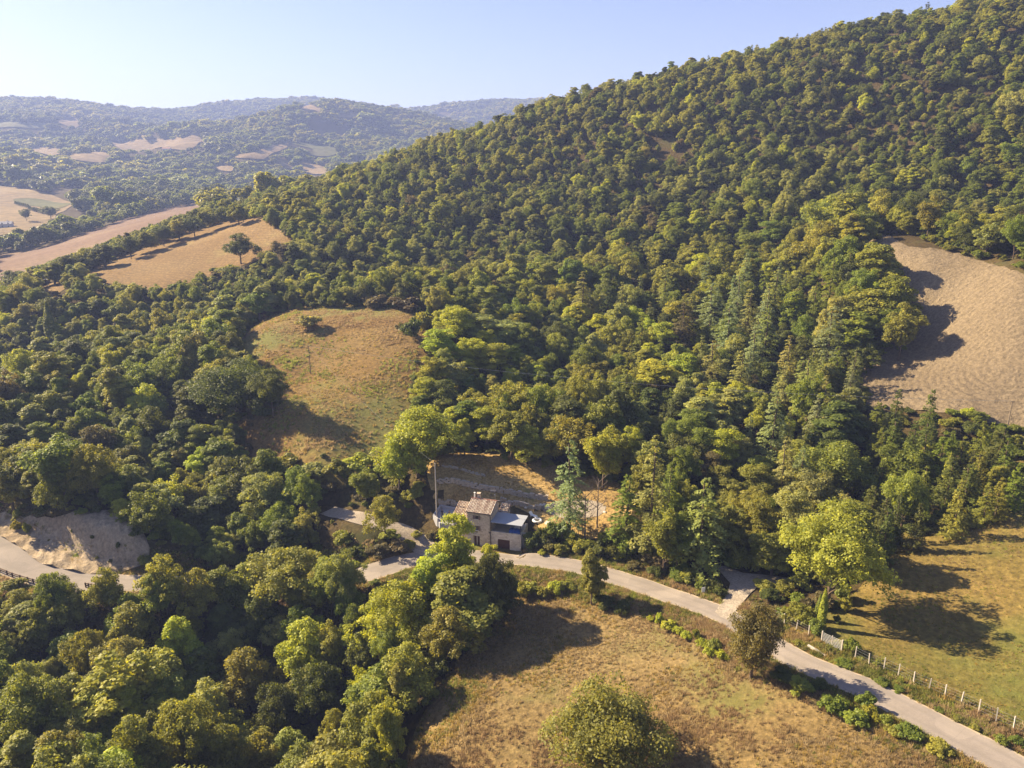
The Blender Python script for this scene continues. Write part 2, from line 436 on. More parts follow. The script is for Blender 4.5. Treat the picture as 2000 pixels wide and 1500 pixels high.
def leaf_material():
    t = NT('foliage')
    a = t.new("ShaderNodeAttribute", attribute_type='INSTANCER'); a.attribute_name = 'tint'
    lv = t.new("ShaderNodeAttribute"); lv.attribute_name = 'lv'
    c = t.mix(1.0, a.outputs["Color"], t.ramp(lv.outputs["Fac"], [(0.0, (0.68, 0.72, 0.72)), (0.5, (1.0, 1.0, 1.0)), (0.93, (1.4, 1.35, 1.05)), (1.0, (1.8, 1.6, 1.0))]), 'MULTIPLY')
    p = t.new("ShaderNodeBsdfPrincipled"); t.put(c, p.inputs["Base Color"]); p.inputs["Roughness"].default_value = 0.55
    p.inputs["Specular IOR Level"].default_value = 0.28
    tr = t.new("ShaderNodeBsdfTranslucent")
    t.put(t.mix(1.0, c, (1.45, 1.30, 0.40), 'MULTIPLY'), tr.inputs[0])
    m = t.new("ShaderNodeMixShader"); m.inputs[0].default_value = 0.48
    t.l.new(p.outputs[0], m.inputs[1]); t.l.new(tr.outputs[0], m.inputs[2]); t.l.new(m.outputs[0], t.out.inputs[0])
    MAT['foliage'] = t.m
leaf_material()
simple('bark', (0.115, 0.085, 0.06), 0.95, 0.1, 0.35, 4.0)
simple('dead_bark', (0.20, 0.155, 0.125), 0.95, 0.1, 0.3, 4.0)

# ------------------------------------------------------------------ mesh and object helpers
def add_props(o, label=None, cat=None, group=None, kind=None):
    if label: o['label'] = label
    if cat: o['category'] = cat
    if group: o['group'] = group
    if kind: o['kind'] = kind
    return o
def mesh_from(name, verts, faces, mat=None, smooth=False):
    me = bpy.data.meshes.new(name)
    verts = np.asarray(verts, dtype=np.float32)
    if isinstance(faces, np.ndarray):
        k = faces.shape[1]
        me.vertices.add(len(verts)); me.vertices.foreach_set('co', verts.ravel())
        me.loops.add(faces.size); me.loops.foreach_set('vertex_index', faces.astype(np.int32).ravel())
        me.polygons.add(len(faces))
        me.polygons.foreach_set('loop_start', np.arange(0, faces.size, k, dtype=np.int32))
        me.update(calc_edges=True)
    else:
        me.from_pydata([tuple(map(float, v)) for v in verts], [], faces); me.update()
    if mat is not None: me.materials.append(mat)
    if smooth: me.polygons.foreach_set('use_smooth', np.ones(len(me.polygons), bool))
    return me
def link(name, me, parent=None, loc=None, rotz=None):
    o = bpy.data.objects.new(name, me)
    scene.collection.objects.link(o)
    if parent is not None: o.parent = parent
    if loc is not None: o.location = loc
    if rotz is not None: o.rotation_euler = (0, 0, rotz)
    return o
class MB:
    """Collects simple shapes into one mesh."""
    def __init__(s): s.v = []; s.f = []
    def add(s, vs, fs):
        b = len(s.v); s.v += [tuple(map(float, p)) for p in vs]; s.f += [tuple(b + i for i in f) for f in fs]
    def box(s, x0, x1, y0, y1, z0, z1):
        s.add([(x0,y0,z0),(x1,y0,z0),(x1,y1,z0),(x0,y1,z0),(x0,y0,z1),(x1,y0,z1),(x1,y1,z1),(x0,y1,z1)],
              [(0,3,2,1),(4,5,6,7),(0,1,5,4),(1,2,6,5),(2,3,7,6),(3,0,4,7)])
    def prism(s, poly, z0, z1):
        n = len(poly)
        s.add([(x, y, z0) for x, y in poly] + [(x, y, z1) for x, y in poly],
              [tuple(range(n))[::-1], tuple(range(n, 2 * n))] + [(i, (i + 1) % n, n + (i + 1) % n, n + i) for i in range(n)])
    def tube(s, pts, radii, n=6, cap=True):
        pts = [Vector(p) for p in pts]
        rings = []
        for i, p in enumerate(pts):
            d = (pts[min(i + 1, len(pts) - 1)] - pts[max(i - 1, 0)])
            d = d.normalized() if d.length > 1e-6 else Vector((0, 0, 1))
            a = d.orthogonal().normalized(); b = d.cross(a)
            r = radii[i] if hasattr(radii, '__len__') else radii
            rings.append([p + (a * math.cos(2 * math.pi * k / n) + b * math.sin(2 * math.pi * k / n)) * r for k in range(n)])
        base = len(s.v)
        for rg in rings: s.v += [tuple(p) for p in rg]
        for i in range(len(rings) - 1):
            for k in range(n):
                k2 = (k + 1) % n
                s.f.append((base + i * n + k, base + i * n + k2, base + (i + 1) * n + k2, base + (i + 1) * n + k))
        if cap:
            s.f.append(tuple(base + k for k in range(n))[::-1]); s.f.append(tuple(base + (len(rings) - 1) * n + k for k in range(n)))
    def mesh(s, name, mat=None, smooth=False):
        return mesh_from(name, s.v, s.f, mat, smooth)
    def build(s, name, mat, parent=None, smooth=False, **kw):
        return link(name, s.mesh(name, mat, smooth), parent, **kw)

# ------------------------------------------------------------------ the ground as one sheet
nx, ny = len(GX), len(GY)
tv = np.stack([_gx.ravel(), _gy.ravel(), GZ.ravel()], -1)
ii, jj = np.meshgrid(np.arange(nx - 1), np.arange(ny - 1), indexing='ij')
q = (ii * ny + jj).ravel()
tf = np.stack([q, q + ny, q + ny + 1, q + 1], -1)
g = link('ground', mesh_from('ground', tv, tf, MAT['forest_floor'], True))
add_props(g, 'brown and dull green ground of the hills and valley under the woods', 'ground', kind='structure')

def sheet(name, poly, mat, label, lift=0.05, res=None, disp=None, rise=0.0, jag=0.0, cat='field', densify=2.0, smoothpoly=True):
    """A field: a sheet that follows the ground inside a closed outline (world x, y)."""
    P = [np.array(p[:2]) for p in poly]
    if smoothpoly:
        n = len(P); out = []
        for i in range(n):
            p0, p1, p2, p3 = P[i - 1], P[i], P[(i + 1) % n], P[(i + 2) % n]
            k = max(2, int(np.linalg.norm(p2 - p1) / densify))
            for j in range(k):
                t = j / k
                out.append(0.5 * ((2 * p1) + (-p0 + p2) * t + (2 * p0 - 5 * p1 + 4 * p2 - p3) * t * t + (-p0 + 3 * p1 - 3 * p2 + p3) * t ** 3))
        P = out
    P = np.array(P)
    if jag > 0:
        P = P + np.stack([fbm(P[:, 0], P[:, 1], 4, 3, 21), fbm(P[:, 0], P[:, 1], 4, 3, 22)], -1) * jag
    lo, hi = P.min(0), P.max(0)
    if res is None:
        xs = GX[(GX > lo[0]) & (GX < hi[0])]; ys = GY[(GY > lo[1]) & (GY < hi[1])]
    else:
        xs = np.arange(lo[0], hi[0], res); ys = np.arange(lo[1], hi[1], res)
    A, B = np.meshgrid(xs, ys, indexing='ij'); A = A.ravel(); B = B.ravel()
    ins = inside(A, B, P)
    A, B = A[ins], B[ins]
    vs = [Vector(p) for p in P] + [Vector((a, b)) for a, b in zip(A, B)]
    n = len(P)
    co, ed, fa, *_ = delaunay_2d_cdt(vs, [(i, (i + 1) % n) for i in range(n)], [], 1, 1e-4)
    X = np.array([c[0] for c in co]); Y = np.array([c[1] for c in co])
    Z = H(X, Y) + lift
    if disp is not None:
        # fade the relief out towards the outline
        dist = np.full(len(X), 1e9)
        for p in P[::2]: dist = np.minimum(dist, np.hypot(X - p[0], Y - p[1]))
        Z = Z + (disp(X, Y) + rise) * np.clip(dist / 2.0, 0, 1)
    o = link(name, mesh_from(name, np.stack([X, Y, Z], -1), [tuple(f) for f in fa], mat, True))
    return add_props(o, label, cat, kind='structure')
def inside(x, y, P):
    x = np.asarray(x); y = np.asarray(y)
    r = np.zeros(x.shape, bool); n = len(P); j = n - 1
    for i in range(n):
        xi, yi = P[i][0], P[i][1]; xj, yj = P[j][0], P[j][1]
        if yi != yj:
            c = ((yi > y) != (yj > y)) & (x < (xj - xi) * (y - yi) / (yj - yi) + xi)
            r ^= c
        j = i
    return r
def wpoly(px):
    out = []
    for u, v in px:
        g = ground(u, v)
        if g is not None: out.append((g.x, g.y))
    return out

def ploughed_relief(x, y):
    # furrows curve round the lower left end of the field
    cx, cy = PLC
    r = np.hypot(x - cx, (y - cy) * 1.15)
    return 0.12 * np.sin(r * 2 * math.pi / 1.5 + 1.2 * fbm(x, y, 9, 2, 41)) * np.clip(1.35 - r / 75, 0.3, 1) + 0.18 * fbm(x, y, 0.7, 2, 42) + 0.06 * fbm(x, y, 4, 2, 43)
_pc = ground(1990, 700); PLC = (_pc.x, _pc.y)
def rills(x, y):
    a = math.radians(28)
    s = x * math.cos(a) + y * math.sin(a)
    return 0.34 * fbm(s * 1.5, (y - x * 0.4) * 0.16, 1.0, 3, 51) + 0.2 * fbm(x, y, 3, 3, 52)

sheet('ploughed_field', wpoly([(1680,462),(1760,476),(1850,490),(1920,512),(2010,540),(2120,570),(2150,870),(2000,842),(1900,822),(1830,806),(1760,800),(1680,800),(1670,740),(1700,690),(1740,650),(1730,600),(1690,520)]), MAT['ploughed_soil'],
      'bare pale brown ploughed field with curved furrows beside the wood', lift=0.08, rise=0.3, res=0.45, disp=ploughed_relief)
sheet('clearing_field', wpoly([(450,650),(480,620),(540,600),(620,590),(700,585),(800,588),(850,610),(860,680),(850,760),(830,830),(800,900),(760,940),(680,950),(600,945),(530,930),(460,890),(440,820),(450,760),(460,700)]), MAT['clearing_grass'],
      'round brown grass clearing enclosed by woods, with a pole standing in it', lift=0.08)
sheet('stubble_field', wpoly([(120,548),(180,520),(250,490),(330,463),(410,438),(480,426),(535,440),(580,465),(560,490),(440,530),(330,562),(240,566),(180,560)]), MAT['stubble'],
      'golden stubble field on the ridge with a lone oak at its edge', lift=0.12, res=2.5)
sheet('ridge_track_field', wpoly([(60,570),(80,560),(110,552),(130,560),(100,575)]), MAT['stubble'], 'small patch of dry ground beside the shed on the ridge', lift=0.12)
sheet('lower_field', wpoly([(975,1106),(1100,1118),(1200,1150),(1300,1182),(1410,1228),(1490,1285),(1560,1330),(1700,1400),(1850,1470),(1960,1540),(1900,1700),(1000,1700),(800,1560),(800,1460),(840,1370),(900,1290),(940,1220),(960,1160)]), MAT['dry_field'],
      'rough dry grass field below the road, brown and ochre with shadows', lift=0.06)
sheet('meadow', wpoly([(1520,1195),(1560,1190),(1640,1180),(1700,1120),(1740,1050),(1850,985),(1920,900),(1960,860),(2100,870),(2200,1500),(2080,1480),(1985,1428),(1850,1366),(1700,1302),(1640,1275),(1600,1257),(1530,1220)]), MAT['meadow_grass'],
      'mown yellow green meadow behind the wire fence', lift=0.06)
sheet('yard', wpoly([(835,905),(880,880),(1000,885),(1090,910),(1160,925),(1230,960),(1225,1040),(1170,1052),(1062,1044),(1050,1012),(1030,1000),(980,985),(900,990),(850,985)]), MAT['yard_grass'],
      'terraced yard of yellow dry grass behind the stone house', lift=0.06, jag=0.5, cat='yard')
# verge on both sides of the road
def ribbon(name, L, mat, label, half=None, off=0.0, lift=0.06, cols=7, attr=None, cat='road'):
    n = len(L); d = np.gradient(L[:, :2], axis=0); d /= np.linalg.norm(d, axis=1)[:, None]
    nr = np.stack([-d[:, 1], d[:, 0]], -1)
    vs = []; ac = []
    for k in range(cols):
        t = k / (cols - 1) * 2 - 1
        hw_ = L[:, 3] / 2 if half is None else half
        wob = 1 + 0.09 * fbm(L[:, 0], L[:, 1], 2.4, 3, 70 + (1 if t > 0 else 0)) * (abs(t) == 1)
        p = L[:, :2] + nr * (t * hw_ * wob + off)[:, None] if hasattr(hw_, '__len__') else L[:, :2] + nr * (t * hw_ + off)
        z = H(p[:, 0], p[:, 1]) + lift
        vs.append(np.column_stack([p, z])); ac.append(np.full(n, t))
    vs = np.array(vs)
    vs = vs.reshape(-1, 3)
    idx = np.arange((cols - 1) * n).reshape(cols - 1, n)[:, :-1].ravel()
    f = np.stack([idx, idx + n, idx + n + 1, idx + 1], -1)[:, ::-1]
    me = mesh_from(name, vs, np.ascontiguousarray(f), mat, True)
    a = me.attributes.new('across', 'FLOAT', 'POINT'); a.data.foreach_set('value', np.array(ac).ravel().astype(np.float32))
    return add_props(link(name, me), label, cat, kind='structure')
ribbon('verge', np.column_stack([ROAD[:, :3], ROAD[:, 3] + 4.6]), MAT['verge_grass'], 'rough grass verge along both sides of the country road', lift=0.075, cols=11, cat='verge')
ribbon('road', ROAD, MAT['asphalt_pale'], 'pale narrow country road bending past the stone house', lift=0.115)
ribbon('gravel_drive', DRIVE, MAT['gravel'], 'pale gravel lane climbing from the road behind the house', lift=0.15)
sheet('gravel_entrance', wpoly([(1396,1196),(1420,1210),(1440,1190),(1462,1165),(1480,1150),(1500,1141),(1545,1143),(1560,1132),(1500,1124),(1450,1120),(1415,1106),(1400,1112),(1425,1140),(1415,1170)]), MAT['gravel'],
      'light gravel farm entrance forking off the road by the sign', lift=0.14, jag=0.3, cat='gravel path')
sheet('gravel_patch', wpoly([(1052,992),(1070,985),(1110,975),(1160,978),(1185,990),(1170,1010),(1120,1015),(1080,1008)]), MAT['gravel'],
      'white gravel heap area under the cedar in the yard', lift=0.12, jag=0.6, cat='gravel')
sheet('eroded_bank', wpoly([(-40,1010),(0,1003),(60,1012),(130,1005),(200,1002),(250,1012),(285,1050),(290,1100),(230,1120),(170,1122),(120,1112),(80,1102),(40,1072),(0,1048),(-40,1025)]), MAT['eroded_earth'],
      'steep pale eroded clay bank with rain rills above the road bend', lift=0.06, rise=0.5, res=0.4, disp=rills, cat='bank')
sheet('valley_strip_field', wpoly([(-60,520),(0,499),(60,489),(110,474),(180,450),(280,418),(330,406),(400,395),(440,396),(400,412),(330,440),(280,462),(220,480),(150,505),(60,545),(0,570),(-60,590)]), MAT['far_purple_field'],
      'long mauve brown field strip below the ridge on the left', lift=0.25)
sheet('valley_field', wpoly([(-100,358),(0,364),(60,371),(145,396),(130,410),(110,420),(100,440),(0,460),(-100,455)]), MAT['far_dry_field'],
      'pale dry fields on the valley floor at far left', lift=0.5)
sheet('valley_green_field', wpoly([(28,390),(80,390),(138,398),(112,409),(70,404),(40,400)]), MAT['far_green_field'],
      'green field strip on the valley floor behind a hedge', lift=0.9)
sheet('village_green_field', wpoly([(395,397),(440,386),(505,374),(515,384),(450,396),(400,404)]), MAT['far_green_field'],
      'green field between the ridge trees and the far village', lift=0.9)
FAR_FIELDS = [
 ([(138,306),(190,298),(216,302),(214,311),(180,319),(142,313)], 'far_dry_field', 'small pale field of the far slope with two dark trees on it'),
 ([(215,279),(330,275),(398,266),(384,286),(330,292),(232,291)], 'far_dry_field', 'largest pale stubble field high on the far slope'),
 ([(62,291),(115,292),(116,303),(80,301)], 'far_dry_field', 'pinkish field on the far slope left of the largest one'),
 ([(110,235),(150,232),(157,246),(122,244)], 'far_dry_field', 'small bare field near the top of the far hills'),
 ([(-40,238),(0,239),(92,243),(84,252),(0,251),(-40,252)], 'far_green_field', 'pale green pasture on the far hills at the left edge'),
 ([(453,306),(490,301),(520,290),(560,281),(560,290),(535,300),(515,313),(470,311)], 'far_dry_field', 'straw coloured field terrace on the middle far hill'),
 ([(565,281),(600,282),(645,287),(660,299),(640,307),(600,303),(612,294)], 'far_green_field', 'greenish rounded field on the middle far hill'),
 ([(588,318),(640,330),(630,342),(595,337)], 'far_dry_field', 'dry field just above the near ridge, below the rounded field'),
 ([(420,325),(452,325),(452,337),(432,335)], 'far_dry_field', 'tiny reddish clearing low on the middle far hill'),
 ([(540,312),(560,322),(575,330),(565,333),(548,324)], 'far_dry_field', 'narrow dry strip running down the middle far hill'),
 ([(588,208),(628,212),(612,216),(590,213)], 'far_dry_field', 'bare brown patch on the crest of the far hills'),
 ([(652,226),(700,223),(692,231),(665,231)], 'far_dry_field', 'pale bare patch below the crest of the far hills'),
]
for _p, _m, _l in FAR_FIELDS:
    sheet('far_field', wpoly(_p), MAT[_m], _l, lift=2.6, densify=12)

# ------------------------------------------------------------------ tree shapes (crown and trunk meshes shared by all copies)
def cards(C, N, S, asp=0.7, fold=0.25, r=None):
    """Leaf sprays: one small folded lozenge per centre C, facing N, of size S."""
    n = len(C)
    N = N / np.maximum(np.linalg.norm(N, axis=1), 1e-6)[:, None]
    R = r.normal(size=(n, 3))
    T = np.cross(N, R); T /= np.maximum(np.linalg.norm(T, axis=1), 1e-6)[:, None]
    B = np.cross(N, T)
    S = np.broadcast_to(S, n)[:, None]
    v = np.stack([C + T * S, C + B * S * asp - N * S * fold, C - T * S, C - B * S * asp - N * S * fold], 1).reshape(-1, 3)
    f = np.arange(4 * n).reshape(n, 4)
    return v, f
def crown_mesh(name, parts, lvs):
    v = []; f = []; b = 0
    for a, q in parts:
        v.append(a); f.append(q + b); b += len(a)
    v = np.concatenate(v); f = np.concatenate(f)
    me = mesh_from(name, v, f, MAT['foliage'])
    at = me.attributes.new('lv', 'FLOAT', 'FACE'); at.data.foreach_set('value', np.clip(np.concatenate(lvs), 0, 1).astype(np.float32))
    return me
def dirs(r, n, lo=-1.0):
    z = r.uniform(lo, 1, n); a = r.uniform(0, 2 * math.pi, n); s = np.sqrt(1 - z * z)
    return np.stack([s * np.cos(a), s * np.sin(a), z], -1)

def broad_crown(name, seed, H_=10.0, R_=4.0, base=0.16, clumps=84, per=165, leaf=0.155, csize=(0.11, 0.25), lobes=5, flat=1.0, squash=0.85, airy=0.0):
    """Height H_, radius R_; clumps of leaf sprays set on the lobes of the crown, each clump a small dome of leaves."""
    r = np.random.default_rng(seed)
    zc = H_ * (base + (1 - base) * 0.48); hz = H_ * (1 - base) * 0.5
    L = []
    for k in range(lobes):
        a = 2 * math.pi * (k + r.uniform(-.3, .3)) / lobes
        L.append((np.array([math.cos(a), math.sin(a), 0]) * R_ * r.uniform(0.32, 0.62) + [0, 0, zc + hz * r.uniform(-0.42, 0.34)], R_ * r.uniform(0.36, 0.62), hz * r.uniform(0.38, 0.68)))
    L.append((np.array([r.uniform(-.15, .15) * R_, r.uniform(-.15, .15) * R_, zc + hz * 0.38]), R_ * 0.52, hz * 0.62))
    parts = []; lvs = []
    for k in range(clumps):
        c0, rr, rz = L[k % len(L)]
        d = dirs(r, 1, -0.45)[0]
        c = c0 + d * np.array([rr, rr, rz * flat]) * r.uniform(0.72, 1.0)
        cs = R_ * r.uniform(*csize)
        n = int(per * (cs / (R_ * 0.235)) ** 2)
        o = dirs(r, n, -0.55)
        out = d * 0.55 + np.array([0, 0, 0.35])
        o = o + out[None] * 0.35; o /= np.linalg.norm(o, axis=1)[:, None]
        rad = cs * (0.45 + 0.72 * r.random(n) ** 0.7) * (1 + airy * r.normal(size=n))
        C = c + o * rad[:, None] * np.array([1, 1, squash])
        N = o * 0.62 + np.array([0, 0, 0.62]) + r.normal(size=(n, 3)) * 0.5
        parts.append(cards(C, N, leaf * r.uniform(0.6, 1.35, n), r=r))
        cv = r.uniform(0.25, 0.75)
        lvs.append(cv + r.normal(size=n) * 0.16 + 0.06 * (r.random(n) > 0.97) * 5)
    # inner leaves, coloured darker like shade, so that the crown is not hollow
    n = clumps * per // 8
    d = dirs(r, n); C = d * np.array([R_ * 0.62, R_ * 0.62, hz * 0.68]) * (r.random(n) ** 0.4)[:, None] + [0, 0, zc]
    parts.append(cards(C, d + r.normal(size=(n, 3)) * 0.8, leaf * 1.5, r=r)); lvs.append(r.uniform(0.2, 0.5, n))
    return crown_mesh(name, parts, lvs)

def conifer_crown(name, seed, H_=15.0, R_=3.3, base=0.1, whorls=20, br=8, leaf=0.23, droop=0.25, dens=26, pw=0.85, rag=0.25, lift=0.0, width=0.30):
    r = np.random.default_rng(seed)
    parts = []; lvs = []
    for w in range(whorls):
        t = (w + r.uniform(-.3, .3)) / whorls; t = min(max(t, 0), 1)
        z = H_ * (base + (1 - base) * t)
        L0 = R_ * (1 - t) ** pw * (0.55 + 0.45 * min(1, t * 6 + 0.35)) + 0.25
        for b in range(max(4, int(br * (1 - 0.45 * t)))):
            a = r.uniform(0, 2 * math.pi); L = L0 * r.uniform(1 - rag, 1 + rag * 0.6)
            n = max(5, int(dens * L / R_ + 4))
            s = np.sqrt(r.random(n)); lat = r.normal(size=n) * width * L * (1 - s * 0.55) * 0.5
            x = s * L; zz = z - droop * L * s ** 1.6 + lift * L * s + r.normal(size=n) * 0.10
            C = np.stack([x * math.cos(a) - lat * math.sin(a), x * math.sin(a) + lat * math.cos(a), zz - abs(lat) * 0.25], -1)
            N = np.stack([np.full(n, math.cos(a) * 0.35), np.full(n, math.sin(a) * 0.35), np.ones(n)], -1) + r.normal(size=(n, 3)) * 0.38
            parts.append(cards(C, N, leaf * r.uniform(0.6, 1.3, n), 0.5, 0.35, r=r))
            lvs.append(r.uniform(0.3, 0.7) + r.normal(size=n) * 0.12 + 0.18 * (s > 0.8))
    return crown_mesh(name, parts, lvs)

def column_crown(name, seed, H_=6.0, R_=0.55, leaf=0.16, n=2200, point=1.0):
    r = np.random.default_rng(seed)
    t = r.random(n); a = r.uniform(0, 2 * math.pi, n)
    rad = R_ * np.sin(np.clip(t * 0.93 + 0.07, 0, 1) ** 0.75 * math.pi) ** 0.55 * np.where(t > 0.6, (1 - (t - 0.6) * 1.1 * point), 1.0)
    rad = rad * r.uniform(0.8, 1.05, n) * (1 + 0.14 * np.sin(a * 3 + t * 9))
    C = np.stack([rad * np.cos(a), rad * np.sin(a), t * H_ * 0.97 + 0.15], -1)
    N = np.stack([np.cos(a), np.sin(a), np.full(n, 0.5)], -1) + r.normal(size=(n, 3)) * 0.35
    return crown_mesh(name, [cards(C, N, leaf * r.uniform(0.6, 1.3, n), 0.6, r=r)], [0.5 + r.normal(size=n) * 0.17])

def trunk_mesh(name, seed, H_=10.0, top=0.55, r0=0.22, limbs=6, reach=2.2, mat='bark', start=0.25, twig=0):
    r = random.Random(seed); m = MB()
    pts = [Vector((0, 0, -0.6))]; p = Vector((0, 0, 0)); d = Vector((r.uniform(-.02, .02), r.uniform(-.02, .02), 1))
    n = 6
    pts.append(p.copy())
    for k in range(n):
        p = p + d * (H_ * top / n); d += Vector((r.uniform(-.10, .10), r.uniform(-.10, .10), 0)) * (0.15 if top > 0.85 else 1); pts.append(p.copy())
    rad = [r0 * 1.35] + [r0 * (1 - 0.72 * k / n) for k in range(n + 1)]
    m.tube(pts, rad, 7)
    for k in range(limbs):
        t = start + (0.95 - start) * (k + r.random() * 0.6) / limbs
        q = t * n + 1; i = min(int(q), n); b = pts[i].lerp(pts[min(i + 1, n + 1)], q - int(q))
        a = 2.4 * k + r.uniform(-.4, .4); L = reach * r.uniform(0.7, 1.1) * (1.15 - 0.5 * t)
        e1 = b + Vector((math.cos(a) * L * .45, math.sin(a) * L * .45, L * 0.38)); e2 = e1 + Vector((math.cos(a + .2) * L * .5, math.sin(a + .2) * L * .5, L * 0.42))
        m.tube([b, e1, e2], [r0 * 0.42, r0 * 0.26, r0 * 0.10], 5, cap=False)
        for w in range(twig):
            bb = b.lerp(e2, r.uniform(0.3, 1)); aa = a + r.uniform(-1.2, 1.2); l = L * r.uniform(0.3, 0.7)
            c1 = bb + Vector((math.cos(aa) * l * .5, math.sin(aa) * l * .5, l * 0.45)); c2 = c1 + Vector((math.cos(aa + .4) * l * .35, math.sin(aa + .4) * l * .35, l * 0.5))
            m.tube([bb, c1, c2], [r0 * 0.16, r0 * 0.10, 0.015], 4, cap=False)
    return m.mesh(name, MAT[mat], True)

KIND = {}   # kind -> list of (crown mesh, trunk mesh, height, radius)
KIND['oak_tree'] = [
    (broad_crown('oak_crown', 1, 10, 4.2), trunk_mesh('oak_trunk', 1), 10, 4.2),
    (broad_crown('oak_crown', 2, 10, 3.7, lobes=4, clumps=78), trunk_mesh('oak_trunk', 2), 10, 3.7),
    (broad_crown('oak_crown', 3, 10, 3.2, 0.15, lobes=4, clumps=74), trunk_mesh('oak_trunk', 3), 10, 3.2),
    (broad_crown('oak_crown', 4, 10, 4.8, 0.2, lobes=6, clumps=100), trunk_mesh('oak_trunk', 4, top=0.5, reach=2.8), 10, 4.8),
    (broad_crown('oak_crown', 5, 10, 3.4, 0.08, lobes=5, clumps=76, csize=(0.13, 0.28)), trunk_mesh('oak_trunk', 5), 10, 3.4),
    (broad_crown('oak_crown', 6, 10, 2.6, 0.06, lobes=3, clumps=60, csize=(0.16, 0.34)), trunk_mesh('oak_trunk', 6, top=0.65, reach=1.5), 10, 2.6)]
KIND['oak_tree'] += [
    (broad_crown('oak_crown', 7, 10, 4.4, 0.1, lobes=7, clumps=96, csize=(0.09, 0.2)), trunk_mesh('oak_trunk', 7), 10, 4.4),
    (broad_crown('oak_crown', 8, 10, 2.2, 0.05, lobes=3, clumps=52, csize=(0.18, 0.36)), trunk_mesh('oak_trunk', 8, top=0.7, reach=1.2), 10, 2.2),
    (broad_crown('oak_crown', 9, 10, 3.9, 0.12, lobes=3, clumps=70, csize=(0.12, 0.24), airy=0.12), trunk_mesh('oak_trunk', 9, twig=1), 10, 3.9)]
KIND['big_oak_tree'] = [   # finer leaves for the nearest and widest crowns
    (broad_crown('oak_crown', 11, 12, 6.6, 0.05, lobes=9, clumps=200, per=190, leaf=0.14, csize=(0.11, 0.20)), trunk_mesh('oak_trunk', 11, 12, r0=0.4, reach=4.2, limbs=9), 12, 6.6),
    (broad_crown('oak_crown', 12, 12, 5.2, 0.0, lobes=8, clumps=160, per=170, leaf=0.15, csize=(0.12, 0.22)), trunk_mesh('oak_trunk', 12, 12, r0=0.32, reach=3.4, limbs=8), 12, 5.2),
    (broad_crown('oak_crown', 13, 12, 6.0, 0.27, lobes=8, clumps=190, per=190, leaf=0.145, csize=(0.10, 0.19)), trunk_mesh('oak_trunk', 13, 12, r0=0.34, reach=4.0, limbs=9), 12, 6.0)]
KIND['locust_tree'] = [
    (broad_crown('locust_crown', 21, 13, 3.6, 0.14, lobes=5, clumps=64, per=175, leaf=0.15, csize=(0.18, 0.32), squash=0.62, airy=0.10), trunk_mesh('locust_trunk', 21, 13, top=0.7, r0=0.2), 13, 3.6),
    (broad_crown('locust_crown', 22, 13, 3.0, 0.10, lobes=4, clumps=58, per=175, leaf=0.15, csize=(0.20, 0.34), squash=0.6, airy=0.10), trunk_mesh('locust_trunk', 22, 13, top=0.75, r0=0.18), 13, 3.0),
    (broad_crown('locust_crown', 23, 13, 4.6, 0.18, lobes=7, clumps=90, per=175, leaf=0.155, csize=(0.14, 0.26), squash=0.6, airy=0.10), trunk_mesh('locust_trunk', 23, 13, top=0.7, r0=0.24, reach=3), 13, 4.6)]
KIND['cedar_tree'] = [
    (conifer_crown('cedar_crown', 31, 18, 4.0, 0.12, 24, 8, droop=0.28, rag=0.4, leaf=0.25, dens=34, pw=0.75), trunk_mesh('cedar_trunk', 31, 18, top=0.93, r0=0.28, limbs=0), 18, 4.0),
    (conifer_crown('cedar_crown', 32, 18, 3.4, 0.10, 26, 8, droop=0.30, rag=0.35, leaf=0.24, dens=32, pw=0.7), trunk_mesh('cedar_trunk', 32, 18, top=0.93, r0=0.26, limbs=0), 18, 3.4)]
KIND['spruce_tree'] = [
    (conifer_crown('spruce_crown', 41, 11, 2.7, 0.03, 22, 9, droop=0.16, lift=0.05, rag=0.2, leaf=0.19, dens=30, pw=0.9), trunk_mesh('spruce_trunk', 41, 11, top=0.93, r0=0.16, limbs=0), 11, 2.7),
    (conifer_crown('spruce_crown', 42, 11, 2.2, 0.04, 24, 8, droop=0.2, lift=0.08, rag=0.25, leaf=0.18, dens=28, pw=0.85), trunk_mesh('spruce_trunk', 42, 11, top=0.93, r0=0.15, limbs=0), 11, 2.2)]
KIND['umbrella_pine'] = [
    (broad_crown('pine_crown', 51, 11, 3.4, 0.42, lobes=5, clumps=70, per=130, leaf=0.16, csize=(0.15, 0.24), flat=0.9), trunk_mesh('pine_trunk', 51, 11, top=0.72, r0=0.22, limbs=8, start=0.5, reach=2.4), 11, 3.4),
    (broad_crown('pine_crown', 52, 11, 3.0, 0.35, lobes=4, clumps=60, per=130, leaf=0.16, csize=(0.17, 0.27), flat=0.95), trunk_mesh('pine_trunk', 52, 11, top=0.72, r0=0.2, limbs=8, start=0.5, reach=2.2), 11, 3.0)]
KIND['cypress_tree'] = [(column_crown('cypress_crown', 61), trunk_mesh('cypress_trunk', 61, 6, top=0.5, r0=0.09, limbs=0), 6, 0.55)]
KIND['poplar_tree'] = [(column_crown('poplar_crown', 62, 16, 1.7, 0.34, 3600, 0.9), trunk_mesh('poplar_trunk', 62, 16, top=0.7, r0=0.2, limbs=0), 16, 1.7)]
KIND['bare_tree'] = [(None, trunk_mesh('bare_trunk', 71, 9, top=0.92, r0=0.15, limbs=16, reach=2.2, mat='dead_bark', start=0.22, twig=5), 9, 1.8),
                     (None, trunk_mesh('bare_trunk', 72, 9, top=0.9, r0=0.13, limbs=14, reach=1.7, mat='dead_bark', start=0.35, twig=5), 9, 1.5)]
